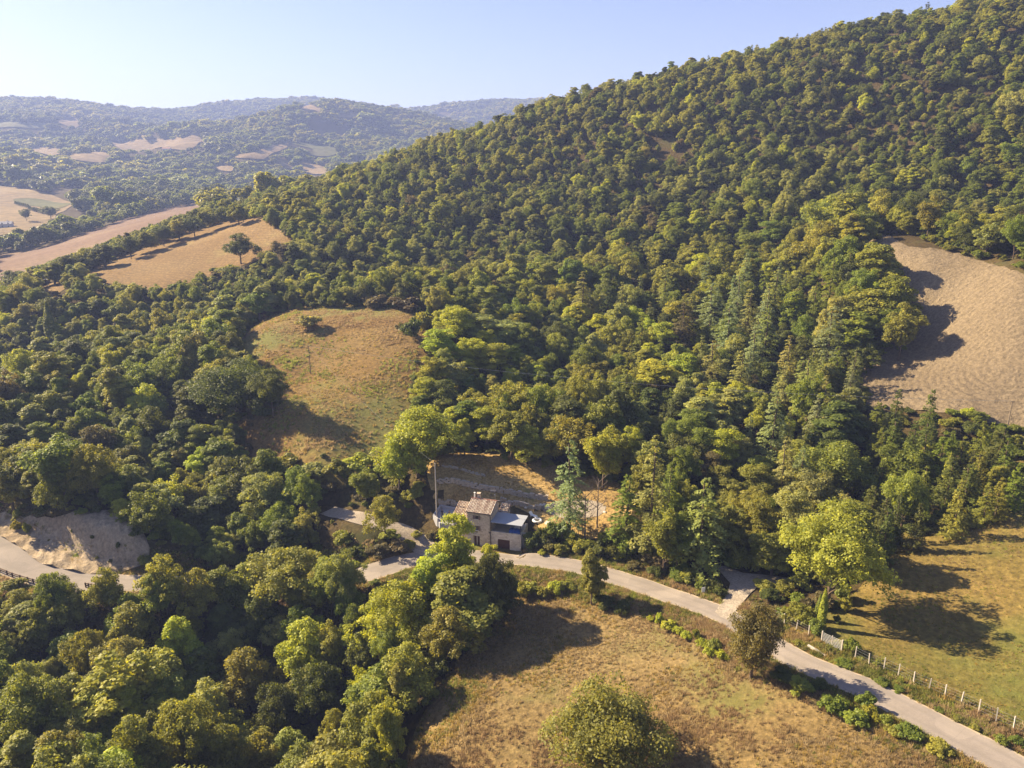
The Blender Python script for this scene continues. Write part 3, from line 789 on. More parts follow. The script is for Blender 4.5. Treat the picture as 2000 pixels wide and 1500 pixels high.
KIND['shrub'] = [
    (broad_crown('shrub_foliage', 81, 2.2, 1.4, 0.0, lobes=4, clumps=22, per=46, leaf=0.15, csize=(0.26, 0.42)), None, 2.2, 1.4),
    (broad_crown('shrub_foliage', 82, 2.2, 1.1, 0.0, lobes=3, clumps=18, per=46, leaf=0.14, csize=(0.28, 0.46)), None, 2.2, 1.1),
    (broad_crown('shrub_foliage', 83, 2.2, 1.8, -0.1, lobes=5, clumps=28, per=46, leaf=0.16, csize=(0.2, 0.36), airy=0.15), None, 2.2, 1.8)]

SQ = lambda *c: tuple(c)
TINT = {
 'olive': (0.250, 0.259, 0.051), 'green': (0.174, 0.215, 0.037), 'dark': (0.111, 0.132, 0.033), 'bright': (0.341, 0.376, 0.046),
 'yellow': (0.330, 0.345, 0.050), 'grey': (0.274, 0.292, 0.094), 'blue': (0.217, 0.262, 0.127), 'rust': (0.165, 0.150, 0.050), 'brown': (0.150, 0.130, 0.062), 'sunny': (0.265, 0.300, 0.050), 'moss': (0.202, 0.216, 0.055),
}
PLANTS = []   # every single plant: dict(kind, var, P, s, sw, rz, tint, tname, px...)
def plant(kind, var, P, s, sw, tname, rz=None, tint=None, note=None, label=None, lr=None):
    PLANTS.append(dict(kind=kind, var=var, P=P, s=s, sw=sw, rz=random.uniform(0, 6.28) if rz is None else rz,
                       tname=tname, tint=tint or TINT[tname], label=label))
    return PLANTS[-1]
def hero(kind, u, vt, h, wpx, tname, label=None, var=None, vb=None):
    """A tree whose top is seen at (u, vt): given its height h in metres, or the pixel row vb of its foot; wpx: crown width in pixels."""
    if vb is not None:
        ub = u if not isinstance(u, tuple) else u[1]
        ut = u if not isinstance(u, tuple) else u[0]
        P = ground(ub, vb)
        if P is None: return None
        _, _, dep = project(np.array([P]))
        lo, hi = 0.3, 40
        for _ in range(30):
            m = (lo + hi) / 2
            if project(np.array([[P.x, P.y, P.z + m]]))[1][0] > vt: lo = m
            else: hi = m
        h = lo
    else:
        for dv in range(0, 60, 4):
            P = ground(u if not isinstance(u, tuple) else u[0], vt + dv, h)
            if P is not None: break
    if P is None: return None
    dep = project(np.array([P]))[2][0]
    rad = wpx / 2 * dep / FPX
    ks = KIND[kind]
    if var is None: var = random.randrange(len(ks))
    s = h / ks[var][2]; sw = rad / ks[var][3]
    return plant(kind, var, P, s, sw, tname, label=label)

hero('big_oak_tree', 1190, 1338, 13, 262, 'moss', 'large round oak cut off by the bottom edge of the picture', 0)
hero('big_oak_tree', (1452, 1466), 1172, 0, 112, 'rust', 'rust tinged olive round tree on the lower side of the road by the farm entrance', 1, vb=1325)
hero('oak_tree', 1155, 1071, 0, 52, 'olive', 'slender leafy tree on the lower verge right of the house', 5, vb=1182)
hero('locust_tree', 800, 1112, 15, 132, 'bright', 'bright green feathery locust tree left of the house, below the road', 2)
hero('locust_tree', 884, 996, 18, 82, 'bright', 'tall locust tree partly hiding the left end of the house', 0)
hero('locust_tree', 840, 1065, 15, 90, 'bright', 'yellow green locust between the two tallest locusts by the road', 1)
hero('locust_tree', 958, 1048, 12, 42, 'bright', 'thin locust in front of the garage corner', 1)
hero('oak_tree', 960, 1082, 13, 80, 'dark', 'dark shaded tree just below the road in front of the garage', 3)
for u, v, h, w, t in [(620,1108,10,76,'olive'),(525,1092,11,84,'olive'),(436,1104,11,84,'green'),(676,1128,10,60,'green'),(575,1120,10,70,'olive'),(300,1120,10,80,'green')]:
    hero('oak_tree', u, v, h, w, t)
hero('oak_tree', 95, 400, 15, 34, 'dark', 'dark round tree among the pale valley floor fields'); hero('oak_tree', 48, 408, 13, 22, 'dark', 'smaller dark tree left of the round one on the valley floor')
for k in range(14): hero('oak_tree', 30 + k * 4, 392 + k * 1.0 + (3 if k > 6 else 0), 6, 7, 'dark', ['first', 'second', 'third', 'fourth', 'fifth', 'sixth', 'seventh', 'eighth', 'ninth', 'tenth', 'eleventh', 'twelfth', 'thirteenth', 'last'][k] + ' small tree from the left in the hedgerow along the green valley strip')
for u, v, h, w, t in [(1722,470,15,90,'olive'),(1758,532,15,90,'olive'),(1772,592,15,84,'olive'),(1742,590,12,84,'green'),(1700,560,15,100,'olive'),(1680,610,13,90,'green'),(1665,560,14,90,'olive')]:
    hero('oak_tree', u, v, h, w, t)
hero('oak_tree', 985, 1120, 8, 60, 'dark', 'low dark tree at the road edge right of the locusts')
hero('oak_tree', 785, 1292, 10, 62, 'olive', 'small round tree at the field corner below the bright locusts')
hero('oak_tree', 757, 1360, 12, 72, 'olive', 'pale topped tree near the bottom edge beside the shaded field', 1)
hero('oak_tree', 720, 1440, 10, 60, 'olive', 'lowest tree of the wood beside the shaded field corner')
hero('locust_tree', 668, 1062, 14, 74, 'grey', 'feathery grey green locust left of the road bend by the dark bank', 2)
hero('oak_tree', 930, 1185, 3.5, 45, 'bright', 'small bright sapling in the shade under the locusts', 5)
hero('big_oak_tree', 1613, 1000, 0, 190, 'sunny', 'big yellow green spreading tree by the meadow gate', 2, vb=1190)
hero('cedar_tree', 1112, 852, 0, 92, 'blue', 'blue green cedar standing in the yard beside the house', 0, vb=1040)
hero('cedar_tree', (1376, 1366), 925, 0, 112, 'grey', 'grey green cedar nearest to the farm entrance', 0, vb=1118)
hero('cedar_tree', 1266, 845, 0, 92, 'grey', 'tall cedar on the bank above the road, second right of the house', 1, vb=1085)
hero('cedar_tree', 1220, 925, 0, 82, 'green', 'dark cedar on the bank just right of the bare trees', 1, vb=1072)
hero('cedar_tree', 1570, 868, 17, 70, 'blue', 'pale blue cedar above the big yellow green tree')
hero('cedar_tree', 1632, 594, 20, 84, 'blue', 'palest blue cedar at the edge of the ploughed field')
hero('cedar_tree', 1540, 850, 18, 70, 'grey')
hero('cedar_tree', 1518, 760, 18, 70, 'blue')
hero('cedar_tree', 1466, 560, 16, 60, 'grey')
hero('cedar_tree', 1395, 548, 18, 80, 'blue', 'broad blue cedar high in the middle of the conifer stand')
hero('cedar_tree', 1430, 590, 18, 80, 'blue')
hero('cedar_tree', 1500, 600, 18, 70, 'grey')
hero('cedar_tree', 1340, 585, 17, 70, 'brown')
hero('cedar_tree', 1138, 528, 20, 56, 'grey', 'tall narrow cedar above the umbrella pines, standing alone among broadleaf trees')
hero('cedar_tree', 1190, 560, 15, 46, 'dark')
hero('cedar_tree', 1270, 588, 10, 34, 'olive')
hero('cedar_tree', 1297, 572, 10, 26, 'dark')
hero('cedar_tree', 1246, 565, 12, 34, 'dark')
hero('cedar_tree', 1050, 640, 13, 40, 'dark')
hero('cedar_tree', 1395, 660, 16, 60, 'grey')
hero('cedar_tree', 1310, 900, 15, 60, 'green')
hero('cedar_tree', 1585, 690, 16, 60, 'grey')
hero('cedar_tree', 1450, 680, 15, 60, 'grey')
hero('cedar_tree', 1545, 650, 16, 60, 'grey')
hero('cedar_tree', 1600, 770, 13, 50, 'blue')
hero('bare_tree', 1142, 955, 0, 44, 'brown', 'bare leafless tree in the yard just right of the blue green cedar', 0, vb=1052)
hero('bare_tree', 1166, 925, 0, 40, 'brown', 'bare leafless tree on the dry yard near the gravel heap', 1, vb=1031)
for u, vt, vb, w in [(1130, 1010, 1052, 20), (1137, 1000, 1050, 18)]:
    hero('bare_tree', u, vt, 0, w, 'brown', ['thin bare sapling nearest the cedar trunk in the yard', 'thin bare sapling touching the taller bare tree'][u == 1137], 1, vb=vb)
hero('oak_tree', 1182, 838, 13, 84, 'yellow', 'golden green tree behind the bare trees in the yard', 1)
hero('oak_tree', 1030, 830, 9, 82, 'yellow', 'round yellow green tree above the terraced yard', 0)
hero('oak_tree', 906, 816, 9, 38, 'bright', 'small slim bright tree above the left end of the terraces', 5)
hero('oak_tree', 995, 745, 11, 60, 'bright')
hero('big_oak_tree', 812, 792, 16, 150, 'bright', 'big bright green tree at the lower right rim of the round clearing', 1)
hero('oak_tree', 775, 850, 13, 90, 'bright', 'bright tree at the lower rim of the clearing, left of the biggest one', 0)
hero('oak_tree', 753, 968, 0, 72, 'olive', 'lone round tree beside the gravel lane', 0, vb=1052)
hero('big_oak_tree', 452, 702, 15, 176, 'dark', 'large dark oak at the left rim of the clearing, shading it', 0)
hero('oak_tree', 525, 722, 12, 80, 'dark', 'dark oak whose shadow falls on the clearing, right of the large one', 3)
hero('oak_tree', 415, 715, 12, 90, 'olive')
hero('oak_tree', 430, 820, 7, 50, 'green')
hero('shrub', 604, 612, 0, 44, 'grey', 'lone bush standing in the upper part of the clearing', 0, vb=642)
hero('oak_tree', 471, 455, 0, 66, 'dark', 'lone dark oak at the edge of the ridge stubble field', 0, vb=516)
hero('oak_tree', 226, 472, 0, 48, 'olive', 'small tree standing just inside the stubble field with its shadow beside it', 1, vb=505)
for u, v, h, w, t in [(1172,612,10,52,'bright'),(1207,608,10,54,'bright'),(1240,600,11,64,'bright'),(1268,622,10,50,'bright'),(1296,628,11,70,'bright'),(1272,668,9,50,'bright'),
                      (1288,703,11,112,'bright'),(1338,688,11,70,'bright'),(1404,745,10,54,'bright'),(1447,746,10,56,'bright'),(1205,690,8,46,'green'),(1480,800,9,50,'bright')]:
    hero('umbrella_pine', u, v, h, w, t)
for u, v, h, w, t in [(1758,756,13,48,'dark'),(1824,757,13,46,'dark'),(1747,832,11,44,'green'),(1792,847,9,26,'green'),(1826,822,10,34,'dark'),(1887,849,10,46,'olive'),(1925,820,9,50,'green'),
                      (1943,822,9,44,'green'),(1921,879,10,50,'olive'),(1882,933,11,58,'olive'),(1975,852,11,54,'green'),(1777,915,11,44,'green'),(1812,906,11,44,'olive'),(1725,895,10,36,'green'),
                      (1960,930,8,50,'olive'),(1860,880,10,44,'olive'),(1905,900,9,44,'olive'),(1935,940,8,46,'olive'),(1990,910,8,50,'green'),(1760,960,10,46,'dark'),(1800,980,9,46,'dark'),(1740,990,10,46,'dark'),
                      (1545,800,13,36,'grey'),(1240,740,11,40,'green')]:
    hero('spruce_tree', u, v, h, w, t)
hero('oak_tree', 1815, 868, 6, 46, 'bright', 'small bright tree among the spruces by the meadow', 0)
hero('oak_tree', 1640, 870, 14, 150, 'green', None, 3)
hero('locust_tree', 1600, 905, 14, 110, 'grey', 'soft grey green locust right behind the big yellow green tree', 2)
for u, v, h, w, t in [(890,588,15,80,'bright'),(935,605,14,90,'grey'),(985,618,14,90,'grey'),(860,632,13,70,'bright'),(915,650,12,70,'bright'),(840,690,12,60,'bright'),(960,670,12,70,'bright'),
                      (1510,430,12,50,'green'),(1475,455,11,60,'green'),(1360,790,13,70,'green'),(1410,835,13,80,'bright'),(1340,860,12,60,'green'),(1500,960,12,70,'green'),(1360,960,12,60,'green'),
                      (1330,1000,11,60,'green'),(1440,840,12,70,'grey'),(830,730,10,60,'bright'),(1235,830,12,50,'bright'),(1000,760,9,50,'bright'),(1560,960,13,80,'grey')]:
    hero('locust_tree', u, v, h, w, t)
hero('oak_tree', 864, 384, 0, 62, 'olive', 'oak with a visible pale trunk above a small opening on the hill', 1, vb=452)
hero('oak_tree', 1240, 408, 7, 36, 'rust', 'only reddish brown tree on the lower slope of the great hill', 1)
hero('oak_tree', 1262, 400, 8, 44, 'brown')
hero('poplar_tree', 105, 588, 0, 20, 'green', 'slim dark poplar in the hollow at the left', 0, vb=676)
hero('cypress_tree', (1618, 1603), 1148, 0, 15, 'bright', 'slim sunlit cypress beside the meadow gate', 0, vb=1227)  # bright tint paints the sunlight into its foliage
hero('cypress_tree', (1600, 1597), 1160, 0, 13, 'green', 'shaded cypress just behind the sunlit one', 0, vb=1212)  # same foliage in a darker tint, shade put into the colour
hero('cedar_tree', 1225, 147, 0, 30, 'dark', 'dark lone pine rising above the crest of the hill', 0, vb=176)
for u, v in [(1100,170),(1088,178),(1515,76),(1540,70),(1633,38),(1655,36),(1664,34),(1700,28),(1850,10),(1170,158)]:
    hero('spruce_tree', u, v, 7.5, 16, 'dark')
hero('oak_tree', 1185, 158, 8, 46, 'dark'); hero('oak_tree', 1755, 18, 9, 44, 'dark'); hero('oak_tree', 1165, 165, 7, 36, 'dark')
hero('oak_tree', 985, 222, 10, 56, 'dark'); hero('oak_tree', 760, 296, 9, 46, 'dark')
for u, v, h, w, t in [(20,528,10,60,'dark'),(160,485,11,44,'olive'),(130,498,11,50,'dark'),(100,512,10,44,'olive'),(200,478,11,44,'dark'),(250,462,11,40,'dark'),(285,450,11,44,'olive'),(315,440,11,44,'dark'),
                      (345,425,12,44,'olive'),(375,418,12,44,'dark'),(405,408,12,46,'olive'),(435,400,12,44,'dark'),(462,395,12,44,'olive'),(75,523,9,36,'bright'),(180,490,9,36,'olive'),(268,462,9,36,'dark'),(330,438,9,36,'dark'),(540,470,8,40,'brown'),(555,478,7,40,'brown'),(520,490,6,36,'olive')]:
    hero('oak_tree', u, v, h, w, t)
# tall dark crowns that the photograph shows clearly in the wood at the lower left
for u, v, h, w, t in [(560,1075,12,150,'olive'),(640,1090,11,80,'olive'),(480,1100,11,90,'olive'),(380,1110,11,80,'olive'),(310,1085,12,90,'olive'),(95,1120,11,70,'green'),(200,1110,10,70,'olive'),(250,1175,12,90,'olive'),
                      (340,1200,12,80,'bright'),(590,1210,13,120,'yellow'),(640,1215,12,70,'olive'),(470,1270,13,120,'olive'),(230,1250,12,100,'grey'),(60,1190,11,80,'green'),(390,1330,13,120,'grey'),(350,1370,14,120,'olive'),
                      (560,1425,10,110,'olive'),(120,1320,12,110,'olive'),(30,1300,12,100,'grey'),(250,1400,12,110,'olive'),(100,1430,12,110,'olive'),(430,1420,12,110,'olive'),(650,1385,9,60,'olive'),(160,1235,11,80,'olive'),
                      (700,1240,11,70,'dark'),(690,1180,11,60,'dark'),(620,1300,12,100,'dark'),(540,1340,12,90,'dark')]:
    hero('oak_tree', u, v, h, w, t, var=random.choice([0, 1, 3, 3, 4]))

# ------------------------------------------------------------------ where nothing may stand in the line of sight
CLEAR = [
 [(975,1078),(1060,1072),(1110,1082),(1180,1108),(1300,1148),(1395,1188),(1405,1165),(1425,1140),(1400,1108),(1480,1122),(1545,1132),(1530,1160),(1510,1190),(1700,1290),(2000,1420),(2060,1500),(1960,1520),(840,1520),(815,1450),(850,1350),(905,1290),(950,1215),(990,1175),(975,1110)],
 [(1625,1240),(1650,1200),(1705,1130),(1722,1075),(1800,1040),(1840,1012),(1950,1000),(1985,955),(2100,900),(2100,1450),(2000,1420),(1700,1290)],
 [(1690,470),(1850,492),(2000,535),(2100,560),(2100,850),(2000,838),(1905,818),(1835,803),(1705,785),(1695,740),(1715,712),(1800,672),(1797,640),(1765,560),(1760,530),(1720,495)],
 [(478,655),(520,622),(600,605),(700,600),(800,606),(832,625),(818,680),(800,740),(790,790),(745,850),(732,905),(690,915),(620,915),(560,890),(492,850),(550,800),(555,760),(525,720),(490,690)],
 [(165,535),(250,495),(330,468),(410,442),(480,430),(530,445),(565,465),(545,482),(505,486),(500,512),(445,514),(420,520),(330,550),(240,552),(200,542)],
 [(835,905),(870,890),(940,890),(1000,905),(1075,922),(1100,960),(1160,930),(1215,960),(1210,1055),(1190,1085),(1060,1072),(960,1075),(915,1015),(870,1050),(840,1062),(780,1040),(700,1010),(715,1000),(830,1000)],
 [(703,1112),(735,1098),(825,1085),(830,1098),(770,1125),(705,1136)], [(655,1045),(700,1030),(765,1050),(820,1078),(720,1095),(690,1080)],
 [(0,1008),(60,1030),(125,1018),(200,1012),(250,1030),(262,1080),(235,1100),(165,1108),(150,1130),(95,1140),(60,1143),(0,1125),(-60,1120),(-330,1100),(-330,950),(-100,960)],
 [(330,1078),(370,1082),(400,1095),(380,1105),(340,1098)],
 [(-10,498),(60,490),(105,477),(180,452),(280,420),(330,408),(398,396),(390,404),(330,425),(285,442),(200,470),(150,492),(60,520),(-10,545)],
 [(-50,360),(60,370),(142,396),(128,408),(95,425),(90,440),(-50,460)], [(440,388),(500,377),(505,382),(450,393)], [(85,548),(108,548),(125,560),(90,572)],
 [(1270,275),(1320,280),(1330,300),(1290,310)],
] + [p for p, _m, _l in FAR_FIELDS]
BARE = [[(1190,340),(1260,330),(1290,290),(1340,280),(1345,330),(1290,360),(1200,380)], [(960,395),(1020,398),(1010,408),(965,408)]]
FIELDW = [wpoly(c) for c in CLEAR[:8]]
ROADALL = np.concatenate([ROAD[:, :2], DRIVE[:, :2]])

def occl_ok(P, h, rad):
    """Which trees (base points P, heights, radii) stay out of the open places as the photograph shows them."""
    ok = np.ones(len(P), bool)
    _, _, dep = project(P)
    pts = []
    for k, (dx, dz) in enumerate([(0, 0.0), (0, 0.5), (0, 0.97), (-0.85, 0.55), (0.85, 0.55), (-0.6, 0.85), (0.6, 0.85), (-0.5, 0.25), (0.5, 0.25)]):
        Q = P.copy(); Q[:, 0] += dx * rad; Q[:, 2] += dz * h
        u, v, _ = project(Q); pts.append((u, v))
    for poly in CLEAR:
        A = np.array(poly); lo = A.min(0) - 2; hi = A.max(0) + 2
        for u, v in pts:
            m = ok & (u > lo[0]) & (u < hi[0]) & (v > lo[1]) & (v < hi[1])
            k = np.nonzero(m)[0]
            if len(k):
                ok[k[inside(u[k], v[k], poly)]] = False
    return ok
def near_road(P, d):
    out = np.zeros(len(P), bool)
    k = np.nonzero((P[:, 0] > -200) & (P[:, 0] < 120) & (P[:, 1] < 260))[0]
    for i in range(0, len(k), 2000):
        kk = k[i:i + 2000]
        D = np.hypot(P[kk, 0][:, None] - ROADALL[None, ::2, 0], P[kk, 1][:, None] - ROADALL[None, ::2, 1]).min(1)
        out[kk] = D < d
    return out
def jitter(r0, r1, a0, a1, cell, rg, amp=0.45):
    xs = np.arange(r1 * math.sin(math.radians(a0)), r1 * math.sin(math.radians(a1)), cell)
    ys = np.arange(20, r1, cell)
    A, B = np.meshgrid(xs, ys); B[:, ::2] += cell / 2
    A = A.ravel() + rg.uniform(-amp, amp, A.size) * cell; B = B.ravel() + rg.uniform(-amp, amp, B.size) * cell
    r = np.hypot(A, B); a = np.degrees(np.arctan2(A, B))
    m = (r > r0) & (r < r1) & (a > a0) & (a < a1)
    A, B = A[m], B[m]
    return np.column_stack([A, B, H(A, B)])

def tint_for(u, v, P, rg):
    """Colour family by place in the wood: noise patches of olive, green, dark and yellow crowns."""
    n1 = fbm(P[0], P[1], 38, 2, 91) + rg.normal() * 0.28
    n2 = rg.random()
    if n2 > 0.985: return 'yellow'
    if n2 > 0.93: return 'bright'
    if n2 < 0.008: return 'brown'
    if n1 > 0.26: return 'olive'
    if n1 > 0.0: return 'green' if n2 < 0.4 else 'olive'
    if n1 > -0.3: return 'green'
    return 'dark' if n2 < 0.5 else 'grey'

rg = np.random.default_rng(5)
heroP = np.array([[p['P'][0], p['P'][1], p['P'][2]] for p in PLANTS]); heroR = np.array([KIND[p['kind']][p['var']][3] * p['sw'] for p in PLANTS])
def place_wood(P, hmin, hmax, gate_hero=True):
    n = len(P)
    big = fbm(P[:, 0], P[:, 1], 30, 2, 61)
    h = rg.uniform(hmin, hmax, n) * (1 + 0.3 * big) * np.exp(np.clip(rg.normal(size=n), -1.6, 1.5) * 0.24)
    uq, vq, _ = project(P); h = h * np.where((uq > 1600) & (uq < 1830) & (vq > 480) & (vq < 760), 1.45, 1.0)
    rr = h * rg.uniform(0.30, 0.52, n)
    ok = ~near_road(P, 4.0) & occl_ok(P, h, rr)
    for F in FIELDW: ok &= ~inside(P[:, 0], P[:, 1], F)
    lx, ly = hloc(P[:, 0], P[:, 1]); ok &= ~((lx > -10) & (lx < 22) & (ly > -4) & (ly < 24))
    if gate_hero:
        D = np.hypot(P[:, 0][:, None] - heroP[None, :, 0], P[:, 1][:, None] - heroP[None, :, 1])
        ok &= ~(D < heroR[None] * 0.8).any(1)
    return P[ok], h[ok], rr[ok]
def species(u, v):
    if 1380 < u < 1680 and 540 < v < 900: return 'cedar_tree', 0.42
    if 1180 < u < 1400 and 560 < v < 760: return 'cedar_tree', 0.2
    if 1290 < u < 1640 and 760 < v < 1060: return 'locust_tree', 0.35
    if 1695 < u and 770 < v < 1040: return 'spruce_tree', 0.9
    if 780 < u < 1060 and 560 < v < 760: return 'locust_tree', 0.5
    if v < 130 and u > 1050: return 'spruce_tree', 0.05
    return 'locust_tree', 0.05
for (r0, r1, a0, a1, cell, h0, h1) in [(62, 175, -46, 44, 5.0, 7.0, 11.5), (175, 285, -44, 44, 4.9, 6.2, 10.6), (285, 560, -42, 44, 4.3, 4.6, 8.2)]:
    P = jitter(r0, r1, a0, a1, cell, rg)
    P, h, rr = place_wood(P, h0, h1)
    uu, vv, dd = project(P + np.column_stack([0 * h, 0 * h, h * 0.7]))
    for i in range(len(P)):
        if uu[i] < -160 or uu[i] > 2160 or vv[i] > 1750: continue
        dead = rg.random() < (0.10 if r0 > 150 else 0.04)
        for B in BARE:
            if rg.random() < 0.72 and inside(uu[i], vv[i], B): dead = True
        if dead: continue
        k, pr = species(uu[i], vv[i])
        if rg.random() > pr: k = 'oak_tree'
        vs = KIND[k]; var = int(rg.integers(len(vs)))
        hh = h[i] * (1.45 if k == 'cedar_tree' else 1.1 if k != 'oak_tree' else 1.0)
        s = hh / vs[var][2]
        sw = rr[i] / vs[var][3] * (0.95 if k == 'oak_tree' else 0.8)
        t = tint_for(uu[i], vv[i], P[i], rg)
        if k == 'cedar_tree': t = random.choice(['blue', 'grey', 'green', 'grey'])
        if k == 'spruce_tree': t = random.choice(['dark', 'green', 'dark'])
        if k == 'locust_tree' and t == 'dark': t = 'green'
        if k == 'locust_tree' and 780 < uu[i] < 1060: t = random.choice(['bright', 'grey', 'green'])
        plant(k, var, Vector(P[i]), s, sw, t, rz=float(rg.uniform(0, 6.28)))
print('plants', len(PLANTS))

# ------------------------------------------------------------------ how much of each shows in the picture (coarse depth buffer)
BW, BH = 1000, 750
def visible(plants):
    zb = np.full((BH, BW), 1e9); ib = np.full((BH, BW), -1, int)
    for i, p in enumerate(plants):
        K = KIND[p['kind']][p['var']]; h = K[2] * p['s']; rad = K[3] * p['sw']
        P = p['P']; u, v, d = project(np.array([[P[0], P[1], P[2] + h * 0.97], [P[0], P[1], P[2] + h * 0.15]]))
        if d.min() < 5: continue
        u0, v0, v1 = u.mean() / 2, v[0] / 2, v[1] / 2; ru = rad * FPX / d.mean() / 2; rv = max((v1 - v0) / 2, 0.5); vc = (v0 + v1) / 2
        p['px'] = (u0 * 2, vc * 2, ru * 2, rv * 2)
        x0, x1 = int(max(0, u0 - ru)), int(min(BW - 1, u0 + ru + 1)); y0, y1 = int(max(0, vc - rv)), int(min(BH - 1, vc + rv + 1))
        if x1 < x0 or y1 < y0: p['vis'] = 0; continue
        yy, xx = np.mgrid[y0:y1 + 1, x0:x1 + 1]
        tri = p['kind'] in ('cedar_tree', 'spruce_tree')
        if tri: m = np.abs(xx - u0) < ru * np.clip((yy - vc + rv) / (2 * rv), 0, 1)
        else: m = ((xx - u0) / max(ru, .5)) ** 2 + ((yy - vc) / rv) ** 2 < 1
        sl = zb[y0:y1 + 1, x0:x1 + 1]; si = ib[y0:y1 + 1, x0:x1 + 1]
        m &= d.mean() < sl
        sl[m] = d.mean(); si[m] = i
    cnt = np.bincount(ib[ib >= 0], minlength=len(plants))
    for i, p in enumerate(plants): p['vis'] = int(cnt[i])
visible(PLANTS)
ORDER = {}
for i, p in enumerate(PLANTS):
    k = 'oak_tree' if p['kind'] == 'big_oak_tree' else p['kind']
    p['name'] = k
    ORDER.setdefault(k, []).append(i)
SINGLE = []; REST = []
for k, L in ORDER.items():
    L.sort(key=lambda i: (-(PLANTS[i]['label'] is not None), -PLANTS[i]['vis']))
    L1 = [i for i in L if PLANTS[i]['vis'] > 0 or PLANTS[i]['label']][:298]
    SINGLE += L1; st = set(L1); REST += [i for i in L if i not in st]
print('single', {k: len([i for i in SINGLE if PLANTS[i]['name'] == k]) for k in ORDER}, 'rest', len(REST))

# ------------------------------------------------------------------ labels that single each plant out
LAND = [('the stone house', 940, 1030), ('the garage', 1000, 1060), ('the round clearing', 640, 760), ('the lone clearing bush', 604, 628), ('the clearing pole', 606, 705), ('the ploughed field', 1760, 640),
        ('the top of the ploughed field', 1850, 480), ('the stubble field', 380, 480), ('the lone ridge oak', 471, 490), ('the eroded bank', 150, 1060), ('the wooden guardrail', 30, 1130),
        ('the gravel lane', 740, 1020), ('the road below the house', 1150, 1110), ('the white sign', 1372, 1155), ('the farm entrance', 1450, 1140), ('the big yellow green tree', 1613, 1090),
        ('the meadow gate', 1625, 1260), ('the meadow', 1850, 1200), ('the yard cedar', 1112, 940), ('the umbrella pines', 1250, 660), ('the crest pine', 1225, 160), ('the hill crest', 1550, 80),
        ('the top right corner', 1960, 60), ('the reddish hill tree', 1240, 425), ('the scrubby hill opening', 1300, 300), ('the pale cedar', 1632, 670), ('the valley strip field', 200, 460),
        ('the ridge shed', 80, 548), ('the slim poplar', 105, 630), ('the large shading oak', 460, 780), ('the bright clearing edge tree', 812, 870), ('the bottom left corner', 40, 1460), ('the left edge of the wood', 20, 850),
        ('the shaded field corner', 830, 1400), ('the spruce group', 1880, 920), ('the far village', 590, 365), ('the oak with the pale trunk', 864, 420), ('the bright locusts', 830, 1150), ('the lower left wood centre', 380, 1300),
        ('the right edge of the hill', 1970, 300), ('the left ridge wood', 250, 690), ('the mid hill spur', 700, 420)]
WORD = {'sunny': 'yellow green', 'moss': 'moss green', 'olive': 'olive', 'green': 'mid green', 'dark': 'dark green', 'bright': 'bright green', 'yellow': 'yellowish', 'grey': 'grey green', 'blue': 'blue green', 'rust': 'rusty', 'brown': 'brownish'}
NAME = {'oak_tree': 'oak', 'locust_tree': 'locust', 'cedar_tree': 'cedar', 'spruce_tree': 'spruce', 'umbrella_pine': 'umbrella pine', 'shrub': 'shrub', 'bare_tree': 'bare tree', 'cypress_tree': 'cypress', 'poplar_tree': 'poplar'}
GROUPS = {'oak_tree': 'oaks of the woods round the house and on the hill', 'locust_tree': 'feathery locust trees in the woods', 'cedar_tree': 'cedars planted above the road', 'spruce_tree': 'spruces near the meadow and on the crest',
          'umbrella_pine': 'umbrella pines on the slope above the yard', 'bare_tree': 'bare trees in the yard', 'cypress_tree': 'cypresses beside the gate', 'shrub': 'shrubs along the road, hedge and field edges'}
ORD = ['closest', 'second closest', 'third closest', 'fourth closest', 'fifth closest', 'sixth closest', 'seventh closest', 'eighth closest', 'ninth closest', 'tenth closest', 'eleventh closest', 'twelfth closest', 'thirteenth closest', 'fourteenth closest']
def label_all(items):
    cells = {}
    for p in items:
        if p.get('label') or 'px' not in p: continue
        u, v, ru, rv = p['px']
        j = min(range(len(LAND)), key=lambda i: math.hypot(u - LAND[i][1], v - LAND[i][2]))
        nm, x, y = LAND[j]; dx, dy = u - x, v - y
        side = ('right of' if dx > 0 else 'left of') if abs(dx) > abs(dy) else ('below' if dy > 0 else 'above')
        K = KIND[p['kind']][p['var']]; asp = K[2] * p['s'] / (2 * K[3] * p['sw'])
        shape = 'slender' if asp > 1.65 else 'broad' if asp < 1.08 else 'rounded'
        if p['name'] in ('cedar_tree', 'spruce_tree'): shape = 'narrow' if asp > 2.6 else 'wide'
        cells.setdefault((nm, side, p['name'], shape, p['tname']), []).append((math.hypot(dx, dy), p))
    for (nm, side, k, shape, tn), L in cells.items():
        L.sort(key=lambda a: a[0])
        for i, (_, p) in enumerate(L):
            o = f', {ORD[min(i, 13)]} such' if len(L) > 1 else ''
            p['label'] = f"{shape} {WORD[tn]} {NAME[k]} {side} {nm}{o}"
label_all([PLANTS[i] for i in SINGLE])

def put_single(p):
    K = KIND[p['kind']][p['var']]
    j = random.uniform(0.86, 1.16)
    tint = [float(c * j * random.uniform(0.93, 1.07)) for c in p['tint']]
    if K[1] is None or K[0] is None:      # a shrub, or a bare tree: one mesh
        o = link(p['name'], K[0] or K[1]); o['tint'] = tint; root = o
    else:
        root = link(p['name'], None)
        root.empty_display_size = 0.5
        c = link('crown', K[0], root); c['tint'] = tint
        link('trunk', K[1], root)
    root.location = p['P']; root.rotation_euler = (0, 0, p['rz']); root.scale = (p['sw'], p['sw'], p['s'])
    add_props(root, p['label'], 'shrub' if p['name'] == 'shrub' else 'tree', GROUPS.get(p['name']))
    return root
for i in SINGLE: put_single(PLANTS[i])

